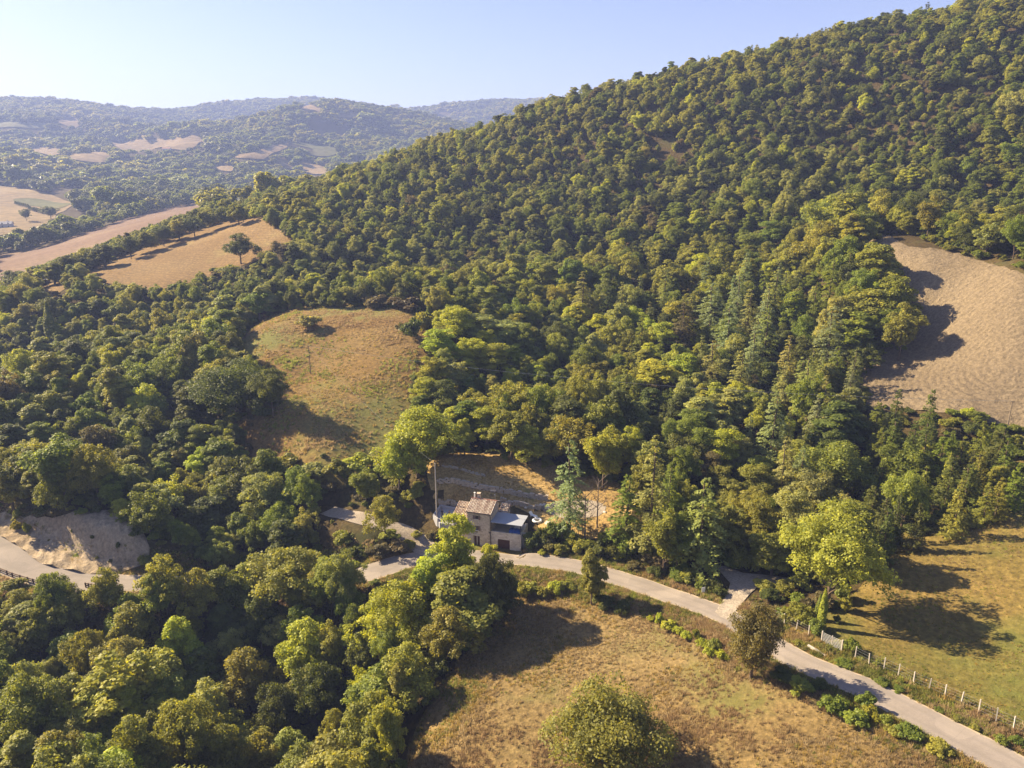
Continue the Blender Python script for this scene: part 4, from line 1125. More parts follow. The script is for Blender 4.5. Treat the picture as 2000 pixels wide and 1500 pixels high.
# ------------------------------------------------------------------ masses that nobody could count: points with instances
def scatter(name, pts, rz, sc, idx, tint, meshes, label, cat):
    """One stuff object: copies of MESHES standing at PTS (geometry nodes)."""
    n = len(pts)
    me = bpy.data.meshes.new(name); me.vertices.add(n); me.vertices.foreach_set('co', np.asarray(pts, np.float32).ravel())
    def att(nm, ty, arr, fld='value'):
        a = me.attributes.new(nm, ty, 'POINT'); a.data.foreach_set(fld, np.asarray(arr, np.float32 if ty != 'INT' else np.int32).ravel())
    att('rz', 'FLOAT', rz); att('sc', 'FLOAT_VECTOR', sc, 'vector'); att('pick', 'INT', idx)
    att('tint', 'FLOAT_COLOR', np.column_stack([tint, np.ones(n)]), 'color')
    me.update()
    ng = bpy.data.node_groups.new(name + '_nodes', 'GeometryNodeTree')
    ng.interface.new_socket('Geometry', in_out='INPUT', socket_type='NodeSocketGeometry'); ng.interface.new_socket('Geometry', in_out='OUTPUT', socket_type='NodeSocketGeometry')
    N = ng.nodes; L = ng.links
    gi = N.new('NodeGroupInput'); go = N.new('NodeGroupOutput')
    j = N.new('GeometryNodeJoinGeometry')
    for m in meshes[::-1]:
        src = bpy.data.objects.new(name + '_source', m)
        oi = N.new('GeometryNodeObjectInfo'); oi.inputs[0].default_value = src
        gt = N.new('GeometryNodeGeometryToInstance')
        L.new([s for s in oi.outputs if s.name == 'Geometry'][0], gt.inputs[0]); L.new(gt.outputs[0], j.inputs[0])
    ip = N.new('GeometryNodeInstanceOnPoints')
    L.new(gi.outputs[0], ip.inputs['Points']); L.new(j.outputs[0], ip.inputs['Instance']); ip.inputs['Pick Instance'].default_value = True
    def named(nm, ty):
        a = N.new('GeometryNodeInputNamedAttribute'); a.data_type = ty; a.inputs[0].default_value = nm
        return a.outputs[0]
    L.new(named('pick', 'INT'), ip.inputs['Instance Index'])
    cx = N.new('ShaderNodeCombineXYZ'); L.new(named('rz', 'FLOAT'), cx.inputs[2]); L.new(cx.outputs[0], ip.inputs['Rotation'])
    L.new(named('sc', 'FLOAT_VECTOR'), ip.inputs['Scale'])
    L.new(ip.outputs[0], go.inputs[0])
    o = link(name, me)
    o.modifiers.new('scatter', 'NODES').node_group = ng
    return add_props(o, label, cat, kind='stuff')

order = []; vmap = {}
for k in KIND:
    for v, K in enumerate(KIND[k]):
        if K[0] is not None: vmap[(k, v)] = len(order); order.append(K[0])
if REST:
    R = [PLANTS[i] for i in REST if PLANTS[i]['kind'] != 'bare_tree']
    j = rg.uniform(0.84, 1.18, len(R))[:, None]
    scatter('forest', [list(p['P']) for p in R], [p['rz'] for p in R], [(p['sw'], p['sw'], p['s']) for p in R], [vmap[(p['kind'], p['var'])] for p in R],
            np.array([p['tint'] for p in R]) * j, order, 'dense mixed wood covering the great hill and the slopes', 'forest')

# the valley and the far hills
low = [broad_crown('far_crown', 201 + k, 9, 4.4, 0.02, lobes=4, clumps=12, per=14, leaf=1.0, csize=(0.3, 0.5)) for k in range(3)]
mid = [broad_crown('far_crown', 211 + k, 9, 4.2, 0.05, lobes=4, clumps=22, per=28, leaf=0.6, csize=(0.24, 0.4)) for k in range(3)]
def far_wood(name, r0, r1, a0, a1, cell, h0, h1, meshes, label, thin=0.0, wmul=1.0):
    P = jitter(r0, r1, a0, a1, cell, rg)
    n = len(P)
    if thin: P = P[fbm(P[:, 0], P[:, 1], 160, 3, 33) > thin]
    n = len(P); h = rg.uniform(h0, h1, n) * (1 + 0.3 * fbm(P[:, 0], P[:, 1], 60, 2, 34)) * np.exp(rg.normal(size=n) * 0.22); rr = h * rg.uniform(0.42, 0.6, n) * wmul
    ok = occl_ok(P, h, rr)
    u, v, d = project(P); ok &= (u > -150) & (u < 2150)
    P, h, rr = P[ok], h[ok], rr[ok]; n = len(P)
    q = fbm(P[:, 0], P[:, 1], 90, 2, 35) * 1.2 + rg.normal(size=n) * 0.3
    c = np.where((q > 0.35)[:, None], np.array(TINT['olive']), np.where((q > -0.25)[:, None], np.array(TINT['green']), np.array(TINT['dark'])))
    scatter(name, P, rg.uniform(0, 6.28, n), np.column_stack([rr / 4.3, rr / 4.3, h / 9]), rg.integers(0, len(meshes), n), c * rg.uniform(0.8, 1.2, n)[:, None] * 0.95, meshes, label, 'forest')
    print(name, n)
far_wood('valley_forest', 560, 1300, -44, 6, 9.5, 8, 13, mid, 'woods of the valley floor beyond the ridge, blue with haze', thin=-0.42)
far_wood('far_forest', 1300, 3700, -44, 9, 15.5, 9, 14, low, 'hazy blue woods covering the far hills', thin=-0.50, wmul=1.35)

# ------------------------------------------------------------------ building materials
def stone_material(name, light, dark, mortar, scale=2.6, bump=0.7):
    t = NT(name); src = t.tc.outputs['Object']
    m = t.vec((1.0, 1.0, 1.55), src=src)
    v = t.new("ShaderNodeTexVoronoi"); v.inputs["Scale"].default_value = scale; t.l.new(m, v.inputs["Vector"])
    e = t.new("ShaderNodeTexVoronoi", feature='DISTANCE_TO_EDGE'); e.inputs["Scale"].default_value = scale; t.l.new(m, e.inputs["Vector"])
    sx = t.new("ShaderNodeSeparateColor"); t.l.new(v.outputs['Color'], sx.inputs[0])
    c = t.ramp(sx.outputs[0], [(0, dark), (0.5, tuple((a + b) / 2 for a, b in zip(light, dark))), (1, light)])
    c = t.mix(1.0, c, t.ramp(t.noise(9, 3, vec=src), [(0.2, (0.8, 0.8, 0.8)), (0.8, (1.15, 1.15, 1.15))]), 'MULTIPLY')
    c = t.mix(t.range(e.outputs[0], 0.0, 0.09, 1.0, 0.0), c, mortar)
    c = t.mix(t.range(t.noise(0.35, 4, vec=src), 0.5, 0.75, 0.0, 0.35), c, tuple(x * 0.6 for x in dark))
    t.bsdf(c, 0.95, 0.1, t.bump(t.range(e.outputs[0], 0.0, 0.12), bump, 0.06))
    MAT[name] = t.m
stone_material('house_stone', (0.66, 0.55, 0.41), (0.42, 0.33, 0.235), (0.62, 0.52, 0.39))
stone_material('garage_stone', (0.70, 0.63, 0.52), (0.50, 0.43, 0.34), (0.66, 0.59, 0.49), 2.2)
stone_material('pier_stone', (0.40, 0.32, 0.22), (0.22, 0.17, 0.12), (0.30, 0.24, 0.17), 2.0)
simple('wall_stone', (0.43, 0.36, 0.28), 0.95, 0.1, 0.35, 2.2)
simple('plaster', (0.58, 0.52, 0.44), 0.9, 0.2, 0.12, 1.5)
simple('grey_plaster', (0.36, 0.35, 0.35), 0.9, 0.2, 0.15, 1.5)
simple('patio_stone', (0.34, 0.34, 0.36), 0.8, 0.3, 0.2, 2.5)
simple('shutter_paint', (0.22, 0.15, 0.12), 0.7, 0.3, 0.15, 6)
simple('dark_wood', (0.07, 0.028, 0.022), 0.6, 0.35, 0.25, 8)
simple('weathered_wood', (0.20, 0.16, 0.12), 0.9, 0.15, 0.25, 8)
simple('brown_wood', (0.12, 0.075, 0.045), 0.85, 0.2, 0.25, 8)
simple('white_paint', (0.72, 0.70, 0.66), 0.6, 0.4, 0.05, 6)
simple('concrete', (0.44, 0.40, 0.35), 0.9, 0.2, 0.15, 5)
simple('pale_metal', (0.42, 0.42, 0.42), 0.45, 0.5, 0.08, 4, 0.6)
simple('dark_metal', (0.05, 0.048, 0.05), 0.5, 0.5, 0.1, 4, 0.3)
simple('canopy_sheet', (0.30, 0.32, 0.36), 0.55, 0.4, 0.06, 1.2)
simple('blue_tarp', (0.015, 0.075, 0.30), 0.5, 0.4, 0.2, 2.0)
simple('white_plastic', (0.80, 0.80, 0.78), 0.4, 0.5, 0.03, 4)
simple('rusty_brick', (0.30, 0.13, 0.08), 0.9, 0.2, 0.25, 3)
simple('roof_channel', (0.10, 0.055, 0.045), 0.95, 0.1, 0.3, 5)  # dark so that tile rows read as sunlit stripes, shade painted between
simple('skin', (0.42, 0.25, 0.17), 0.6, 0.3, 0.05, 20)
simple('dark_shirt', (0.016, 0.016, 0.022), 0.9, 0.2, 0.2, 14)
simple('grey_trousers', (0.10, 0.11, 0.13), 0.9, 0.2, 0.2, 14)
simple('green_trousers', (0.12, 0.13, 0.08), 0.9, 0.2, 0.2, 14)
simple('hair', (0.02, 0.014, 0.01), 0.8, 0.3, 0.2, 30)
simple('far_roof', (0.42, 0.24, 0.17), 0.9, 0.2, 0.15, 0.6)
simple('far_wall', (0.66, 0.60, 0.52), 0.9, 0.2, 0.06, 0.6)
def tile_material():
    t = NT('roof_tile'); a = t.new("ShaderNodeAttribute"); a.attribute_name = 'lv'
    c = t.ramp(a.outputs['Fac'], [(0, (0.32, 0.22, 0.17)), (0.4, (0.52, 0.41, 0.32)), (0.75, (0.64, 0.54, 0.43)), (1, (0.72, 0.65, 0.54))])
    c = t.mix(1.0, c, t.ramp(t.noise(6, 3, vec=t.tc.outputs['Object']), [(0.2, (0.75, 0.75, 0.75)), (0.8, (1.15, 1.15, 1.15))]), 'MULTIPLY')
    t.bsdf(c, 0.9, 0.15); MAT['roof_tile'] = t.m
tile_material()
def glass_material():
    t = NT('window_glass'); t.bsdf((0.012, 0.014, 0.018), 0.08, 0.6); MAT['window_glass'] = t.m
glass_material()

# ------------------------------------------------------------------ the stone house
def wall_open(m, x0, x1, z0, z1, y0, y1, holes):
    """A wall in the XZ plane between y0 and y1 with rectangular holes (x0, x1, z0, z1)."""
    xs = sorted({x0, x1} | {h[0] for h in holes} | {h[1] for h in holes}); zs = sorted({z0, z1} | {h[2] for h in holes} | {h[3] for h in holes})
    vi = {}
    def vert(x, y, z):
        k = (round(x, 4), round(y, 4), round(z, 4))
        if k not in vi: vi[k] = len(m.v); m.v.append(k)
        return vi[k]
    solid = {}
    for i in range(len(xs) - 1):
        for j in range(len(zs) - 1):
            cx, cz = (xs[i] + xs[i + 1]) / 2, (zs[j] + zs[j + 1]) / 2
            solid[i, j] = not any(h[0] < cx < h[1] and h[2] < cz < h[3] for h in holes)
    for (i, j), s in solid.items():
        if not s: continue
        a, b, c, d = xs[i], xs[i + 1], zs[j], zs[j + 1]
        m.f.append((vert(a, y0, c), vert(b, y0, c), vert(b, y0, d), vert(a, y0, d)))
        m.f.append((vert(b, y1, c), vert(a, y1, c), vert(a, y1, d), vert(b, y1, d)))
        for di, dj, p, q_ in ((-1, 0, (a, c), (a, d)), (1, 0, (b, d), (b, c)), (0, -1, (b, c), (a, c)), (0, 1, (a, d), (b, d))):
            if not solid.get((i + di, j + dj), False):
                m.f.append((vert(p[0], y0, p[1]), vert(q_[0], y0, q_[1]), vert(q_[0], y1, q_[1]), vert(p[0], y1, p[1])))
TR = random.Random(3)
def tiles(name, x0, x1, ya, za, yb, zb, parent, pitch=0.27):
    """Rows of curved clay tiles from the eave (ya, za) up to the ridge (yb, zb)."""
    v = []; f = []; lv = []
    L = math.hypot(yb - ya, zb - za); uy, uz = (yb - ya) / L, (zb - za) / L; ny, nz = -uz * (1 if yb > ya else -1), abs(uy)
    if yb < ya: ny = uz
    n = int((x1 - x0) / pitch); k = max(2, int(L / 0.42))
    for r_ in range(n):
        cx = x0 + (r_ + 0.5) * (x1 - x0) / n; base = TR.uniform(0.25, 0.75)
        for j in range(k):
            s0, s1 = L * j / k - (0.04 if j else 0.0), L * (j + 1) / k + 0.02
            w0, w1 = pitch * 0.36, pitch * 0.30; hh = 0.035 if True else 0
            o = TR.uniform(-0.012, 0.012); b = len(v)
            for s, w, up in ((s0, w0, 0.03), (s1, w1, 0.0)):
                for q_ in range(5):
                    a = math.pi * q_ / 4
                    px = cx + o + math.cos(a) * w; h = math.sin(a) * w * 0.95 + up + 0.02
                    v.append((px, ya + uy * s + ny * h, za + uz * s + nz * h))
            for q_ in range(4):
                f.append((b + q_, b + q_ + 1, b + 5 + q_ + 1, b + 5 + q_)); lv.append(0)
            c = min(1, max(0, base + TR.uniform(-0.3, 0.3))); lv[-4:] = [c] * 4
    me = mesh_from(name, v, f, MAT['roof_tile'], False)
    a = me.attributes.new('lv', 'FLOAT', 'FACE'); a.data.foreach_set('value', np.array(lv, np.float32))
    o = link(name, me, parent); o['kind'] = 'stuff'
    return o
def build_house():
    root = link('stone_house', None); root.location = (HO[0], HO[1], HZ); root.rotation_euler = (0, 0, -HA)
    add_props(root, 'small stone farmhouse tower with clay tile roof and a garage wing under a grey canopy', 'house')
    W, D, E, RY, RZ = 4.65, 5.2, 7.0, 3.3, 8.15
    hol = [(1.55, 2.2, 5.55, 6.25), (1.5, 2.2, 3.25, 4.15), (1.72, 2.02, 2.72, 2.98), (1.2, 2.5, 0.0, 2.05)]
    m = MB()
    wall_open(m, 0, W, -0.8, E, 0, 0.45, hol)
    # side and back walls with the gable
    def side(xa, xb):
        m.add([(xa, 0.45, -0.8), (xa, D, -0.8), (xa, D, 7.25), (xa, RY, RZ - 0.08), (xa, 0.45, E + 0.13),
               (xb, 0.45, -0.8), (xb, D, -0.8), (xb, D, 7.25), (xb, RY, RZ - 0.08), (xb, 0.45, E + 0.13)],
              [(0, 4, 3, 2, 1), (5, 6, 7, 8, 9), (1, 2, 7, 6), (0, 5, 9, 4), (2, 3, 8, 7), (3, 4, 9, 8)])
    side(0, 0.45); side(W - 0.45, W)
    m.box(0.45, W - 0.45, D - 0.45, D, -0.8, 7.2)
    m.build('wall', MAT['house_stone'], root)
    m = MB(); m.box(0.45, W - 0.45, 0.5, D - 0.5, 2.9, 3.0); m.build('floor', MAT['dark_wood'], root)
    # roof
    m = MB(); ov = 0.32
    for ya, za, yb, zb in ((-ov, E - 0.02, RY, RZ), (D + 0.25, 7.12, RY, RZ)):
        m.add([(-0.22, ya, za - 0.10), (W + 0.22, ya, za - 0.10), (W + 0.22, yb, zb - 0.10), (-0.22, yb, zb - 0.10), (-0.22, ya, za), (W + 0.22, ya, za), (W + 0.22, yb, zb), (-0.22, yb, zb)],
              [(0, 1, 2, 3), (4, 5, 6, 7), (0, 1, 5, 4), (1, 2, 6, 5), (2, 3, 7, 6), (3, 0, 4, 7)])
    rf = m.build('roof', MAT['roof_channel'], root)
    tiles('roof_tiles', -0.24, W + 0.24, -ov - 0.05, E, RY, RZ + 0.01, rf)
    tiles('roof_tiles', -0.24, W + 0.24, D + 0.3, 7.13, RY, RZ + 0.01, rf)
    m = MB(); m.tube([(-0.25, RY, RZ + 0.07), (W + 0.25, RY, RZ + 0.07)], 0.11, 8); m.build('ridge_tiles', MAT['rusty_brick'], rf)
    m = MB(); m.tube([(-0.28, -ov - 0.1, E - 0.06), (W + 0.26, -ov - 0.1, E - 0.06)], 0.06, 6); m.build('gutter', MAT['dark_metal'], rf)
    # windows and shutters
    for (x0, x1, z0, z1) in hol[:2]:
        m = MB(); w = 0.05
        m.box(x0, x1, 0.12, 0.17, z0, z0 + w); m.box(x0, x1, 0.12, 0.17, z1 - w, z1); m.box(x0, x0 + w, 0.12, 0.17, z0 + w, z1 - w); m.box(x1 - w, x1, 0.12, 0.17, z0 + w, z1 - w)
        m.box((x0 + x1) / 2 - 0.025, (x0 + x1) / 2 + 0.025, 0.12, 0.17, z0 + w, z1 - w)
        fr = m.build('window', MAT['shutter_paint'], root)
        m = MB(); m.box(x0 + w, x1 - w, 0.14, 0.15, z0 + w, z1 - w); m.build('pane', MAT['window_glass'], fr)
        m = MB(); m.box(x0 - 0.1, x1 + 0.1, -0.08, 0.1, z0 - 0.1, z0); m.build('sill', MAT['plaster'], fr)
        for a, b in ((x0 - 0.42, x0 - 0.02), (x1 + 0.02, x1 + 0.42)):
            m = MB(); m.box(a, b, -0.06, -0.012, z0 - 0.05, z1 + 0.05)
            for s in range(7):
                z = z0 + (z1 - z0) * (s + 0.5) / 7; m.box(a + 0.04, b - 0.04, -0.085, -0.061, z - 0.02, z + 0.02)
            m.build('shutter', MAT['shutter_paint'], root)
    m = MB(); m.box(1.72, 2.02, 0.14, 0.2, 2.72, 2.98); m.build('niche', MAT['window_glass'], root)
    m = MB(); m.box(1.25, 1.3, 0.15, 0.22, 0, 2.0); m.box(2.4, 2.45, 0.15, 0.22, 0, 2.0); m.box(1.3, 2.4, 0.15, 0.22, 1.95, 2.05)
    dr = m.build('door', MAT['plaster'], root)
    for a, b in ((1.31, 1.80), (1.92, 2.39)):
        m = MB(); m.box(a, b, 0.16, 0.2, 0.03, 1.94); m.build('door_leaf', MAT['dark_wood'], dr)
    m = MB(); m.box(1.805, 1.915, 0.15, 0.21, 0.03, 1.94); m.build('door_jamb', MAT['plaster'], dr)
    m = MB(); m.tube([(1.05 + 0.8 * (1 - math.cos(math.pi * k / 8)), -0.10, 2.12 + 0.34 * math.sin(math.pi * k / 8)) for k in range(9)], 0.055, 5); m.build('door_arch', MAT['plaster'], root)
    m = MB(); m.box(0.8, 2.9, -0.5, -0.04, -0.3, 0.02); m.build('doorstep', MAT['concrete'], root)
    m = MB(); m.tube([(W - 0.08, -0.42, E - 0.12), (W - 0.06, -0.09, E - 0.5), (W - 0.06, -0.09, 3.3)], 0.055, 6); m.tube([(W - 0.06, -0.09, 3.32), (W + 0.02, -0.09, 0.0)], 0.075, 6)
    m.box(W - 0.35, W + 0.05, -0.17, -0.02, 3.05, 3.17); m.build('drainpipe', MAT['dark_metal'], root)
    # chimneys and aerial
    m = MB(); m.box(0.75, 1.35, 3.6, 4.2, 7.4, 9.0); m.box(0.68, 1.42, 3.53, 4.27, 9.0, 9.1); ch = m.build('chimney', MAT['house_stone'], root)
    m = MB(); m.tube([(0.35, 3.5, 7.7), (0.35, 3.5, 9.25)], 0.13, 10); m.tube([(0.35, 3.5, 9.25), (0.35, 3.5, 9.3)], 0.19, 10); m.build('flue', MAT['white_paint'], root)
    m = MB(); m.tube([(4.45, 3.5, 7.9), (4.45, 3.5, 10.4)], 0.025, 6); m.tube([(3.5, 3.4, 10.15), (4.65, 3.55, 10.25)], 0.02, 5)
    for k in range(6): m.tube([(3.6 + k * 0.19, 3.15 + k * 0.02, 10.16 + k * 0.015), (3.6 + k * 0.19, 3.68 + k * 0.02, 10.16 + k * 0.015)], 0.01, 4)
    m.tube([(4.2, 3.45, 9.3), (4.6, 3.5, 9.3)], 0.05, 5); m.build('aerial', MAT['pale_metal'], root)
    # lean-to on the left
    m = MB(); m.box(-3.3, -0.003, 1.2, 5.0, -0.8, 4.75); m.add([(-3.3, 1.2, 4.75), (-0.003, 1.2, 4.75), (-0.003, 5.0, 4.75), (-3.3, 5.0, 4.75), (-3.3, 5.0, 6.0), (-0.003, 5.0, 6.0)], [(0, 3, 4), (1, 5, 2), (2, 5, 4, 3), (0, 4, 5, 1)])
    m.build('side_wall', MAT['house_stone'], root)
    m = MB(); m.add([(-3.5, 0.9, 4.72), (-0.01, 0.9, 4.72), (-0.01, 5.2, 6.12), (-3.5, 5.2, 6.12), (-3.5, 0.9, 4.82), (-0.01, 0.9, 4.82), (-0.01, 5.2, 6.22), (-3.5, 5.2, 6.22)], [(0, 1, 2, 3), (4, 5, 6, 7), (0, 1, 5, 4), (1, 2, 6, 5), (2, 3, 7, 6), (3, 0, 4, 7)])
    r2 = m.build('side_roof', MAT['roof_channel'], root); tiles('roof_tiles', -3.5, -0.02, 0.85, 4.84, 5.2, 6.25, r2)
    # annex behind
    m = MB(); m.box(W + 0.01, 6.4, 4.4, 7.0, 0.5, 4.9); m.add([(W + 0.01, 4.4, 4.9), (6.4, 4.4, 4.9), (6.4, 7, 4.9), (W + 0.01, 7, 4.9), (W + 0.01, 7.0, 5.9), (6.4, 7.0, 5.9)], [(0, 3, 4), (1, 5, 2), (2, 5, 4, 3), (0, 4, 5, 1)])
    m.build('annex_wall', MAT['plaster'], root)
    m = MB(); m.add([(W + 0.005, 4.15, 4.92), (6.6, 4.15, 4.92), (6.6, 7.2, 6.05), (W + 0.005, 7.2, 6.05), (W + 0.005, 4.15, 4.84), (6.6, 4.15, 4.84), (6.6, 7.2, 5.97), (W + 0.005, 7.2, 5.97)], [(0, 1, 2, 3), (4, 5, 6, 7), (0, 1, 5, 4), (1, 2, 6, 5), (2, 3, 7, 6), (3, 0, 4, 7)])
    r3 = m.build('annex_roof', MAT['roof_channel'], root); tiles('roof_tiles', W + 0.03, 6.58, 4.12, 4.94, 7.2, 6.08, r3)
    # garage wing with the terrace on it
    G0, G1 = W + 0.005, 10.55
    m = MB(); wall_open(m, G0, G1, -0.8, 3.45, 0.06, 0.4, [(6.0, 8.35, -0.02, 2.0)]); m.box(G1 - 0.35, G1, 0.403, 4.9, -0.8, 3.45); m.build('garage_wall', MAT['garage_stone'], root)
    m = MB(); m.box(6.0, 8.35, 0.28, 0.34, -0.02, 2.0); gd = m.build('garage_door', MAT['dark_wood'], root)
    for k in range(8):
        x = 6.0 + 2.35 * (k + 0.5) / 8; m = MB(); m.box(x - 0.125, x + 0.125, 0.25, 0.278, 0.02, 1.97); m.build('plank', MAT['dark_wood'], gd)
    m = MB(); m.box(G0, G1 - 0.353, 0.403, 5.2, 2.85, 3.0); m.build('terrace', MAT['concrete'], root)
    m = MB(); m.box(G0 + 0.01, 8.3, 3.6, 3.8, 3.003, 5.25); bw = m.build('terrace_wall', MAT['grey_plaster'], root)
    m = MB(); m.box(5.6, 7.3, 3.55, 3.597, 3.4, 4.7); m.build('terrace_window', MAT['window_glass'], root)
    m = MB(); a = (G0 + 0.02, 10.75)
    m.add([(a[0], -0.25, 5.42), (a[1], -0.25, 5.42), (a[1], 4.35, 5.30), (a[0], 4.35, 5.30), (a[0], -0.25, 5.5), (a[1], -0.25, 5.5), (a[1], 4.35, 5.38), (a[0], 4.35, 5.38)], [(0, 3, 2, 1), (4, 5, 6, 7), (0, 1, 5, 4), (1, 2, 6, 5), (2, 3, 7, 6), (3, 0, 4, 7)])
    cn = m.build('canopy', MAT['canopy_sheet'], root)
    for x, y in ((G0 + 0.15, 0.15), (10.4, 0.18), (10.55, 4.2)):
        m = MB(); m.box(x - 0.06, x + 0.06, y - 0.06, y + 0.06, 3.0, 5.30); m.build('canopy_post', MAT['dark_metal'], cn)
    m = MB(); m.box(G0 + 0.1, 10.6, 0.08, 0.16, 5.22, 5.40); m.build('canopy_beam', MAT['dark_metal'], cn)
    return root
build_house()
def local_thing(name, label, cat, build, mat, X=0, Y=0, Z=0, kind=None):
    m = MB(); build(m)
    o = m.build(name, MAT[mat]); o.location = hw(X, Y, Z); o.rotation_euler = (0, 0, -HA)
    return add_props(o, label, cat, kind=kind)
def _tarp(m):
    n = 9; k = 5
    for j in range(k + 1):
        for i in range(n + 1):
            x = 2.2 * i / n; y = 1.3 * j / k; m.v.append((x, y, 0.75 - 0.7 * max(0, 1 - y / 0.35) + 0.07 * math.sin(i * 1.7 + j) * (y > 0.2)))
    for j in range(k):
        for i in range(n):
            a = j * (n + 1) + i; m.f.append((a, a + 1, a + n + 2, a + n + 1))
    m.box(0.05, 2.1, 0.4, 1.2, 0.0, 0.6)
local_thing('tarpaulin', 'blue tarpaulin over a low stack on the terrace above the garage', 'tarpaulin', _tarp, 'blue_tarp', 8.0, 0.55, 3.02)
def build_retaining():
    root = link('retaining_wall', None); root.location = hw(0, 0, 0); root.rotation_euler = (0, 0, -HA)
    add_props(root, 'pale retaining wall with a rough stone pier right of the garage', 'wall')
    m = MB(); m.add([(10.56, 0.9, -0.8), (13.1, 0.9, 0.6), (13.1, 0.9, 3.3), (10.56, 0.9, 3.45), (10.56, 1.25, -0.8), (13.1, 1.25, 0.6), (13.1, 1.25, 3.3), (10.56, 1.25, 3.45)], [(0, 1, 2, 3), (7, 6, 5, 4), (0, 4, 5, 1), (1, 5, 6, 2), (2, 6, 7, 3), (3, 7, 4, 0)])
    m.build('wall_panel', MAT['grey_plaster'], root)
    m = MB(); r = random.Random(9)
    for k in range(9):
        z = -0.2 + k * 0.45; j = r.uniform(-.06, .06); m.box(13.12 + j, 14.5 + j * 0.5, 0.7 + j, 2.2 - j, z, z + 0.44)
    m.build('pier', MAT['pier_stone'], root)
build_retaining()

def dry_wall(px, hgt, label, seed, thick=0.5):
    """A dry stone wall: courses of separate stones along the ground."""
    pts = [ground(u, v) for u, v in px]
    L = spline([(p.x, p.y, p.z) for p in pts], 0.4); r = random.Random(seed)
    root = link('dry_stone_wall', None); c = pts[len(pts) // 2]; root.location = c
    add_props(root, label, 'wall')
    d = np.gradient(L[:, :2], axis=0); d /= np.linalg.norm(d, axis=1)[:, None]
    m = MB(); s = np.concatenate([[0], np.cumsum(np.hypot(*np.diff(L[:, :2], axis=0).T))])
    courses = int(hgt / 0.24)
    for k in range(courses):
        t = r.uniform(0, 0.4)
        while t < s[-1] - 0.3:
            w = r.uniform(0.3, 0.75)
            i = min(int(np.searchsorted(s, t + w / 2)), len(L) - 1)
            x, y = L[i, 0], L[i, 1]; z = float(H(x, y)) - 0.35 + k * 0.24 + 0.1
            e = d[i]; nn = np.array([-e[1], e[0]]); o = r.uniform(-0.06, 0.06); hh = r.uniform(0.19, 0.235); ww = w / 2 - 0.02; tt = thick / 2
            if not (k == courses - 1 and r.random() < 0.3):
                vs = []
                for zz in (z, z + hh):
                    for a, b in ((-ww, -tt + o), (ww, -tt + o + r.uniform(-.03, .03)), (ww, tt), (-ww, tt)):
                        vs.append((x + e[0] * a + nn[0] * b - c.x, y + e[1] * a + nn[1] * b - c.y, zz + r.uniform(-.015, .015) - c.z))
                m.add(vs, [(0, 3, 2, 1), (4, 5, 6, 7), (0, 1, 5, 4), (1, 2, 6, 5), (2, 3, 7, 6), (3, 0, 4, 7)])
            t += w
    o = m.build('stones', MAT['wall_stone'], root); o['kind'] = 'stuff'
dry_wall([(852, 946), (880, 943), (905, 948), (950, 958), (1000, 966), (1068, 977)], 1.5, 'longest dry stone terrace wall, highest one behind the house', 1)
dry_wall([(850, 982), (875, 984), (900, 990)], 1.3, 'short dark terrace wall left of the house roof', 2)
dry_wall([(975, 978), (1005, 986), (1030, 991), (1054, 995)], 1.25, 'straight beige wall between the house roof and the cedar', 3, 0.45)
dry_wall([(862, 912), (900, 918), (945, 930)], 0.8, 'low broken stone wall at the top of the terraced yard', 4)

# patio with its parapet, and two people on it
def build_patio():
    root = link('patio', None); root.location = hw(0, 0, 0); root.rotation_euler = (0, 0, -HA)
    add_props(root, 'grey blue paved patio with a low parapet left of the house', 'patio')
    m = MB(); m.prism([(-3.35, 2.6), (-3.35, 8.4), (-8.9, 8.9), (-8.6, 4.4), (-6.6, 2.4)], 1.2, 2.36); m.build('paving', MAT['patio_stone'], root)
    for a, b, w in (((-3.4, 8.3), (-8.9, 8.8), 0.3), ((-8.95, 8.8), (-8.65, 4.4), 0.3), ((-8.65, 4.3), (-7.2, 3.0), 0.3)):
        dx, dy = b[0] - a[0], b[1] - a[1]; L = math.hypot(dx, dy); ux, uy = dx / L, dy / L
        m = MB(); m.prism([(a[0] - uy * w / 2, a[1] + ux * w / 2), (a[0] + uy * w / 2, a[1] - ux * w / 2), (b[0] + uy * w / 2, b[1] - ux * w / 2), (b[0] - uy * w / 2, b[1] + ux * w / 2)], 0.4, 2.95); m.build('parapet', MAT['patio_stone'], root)
build_patio()
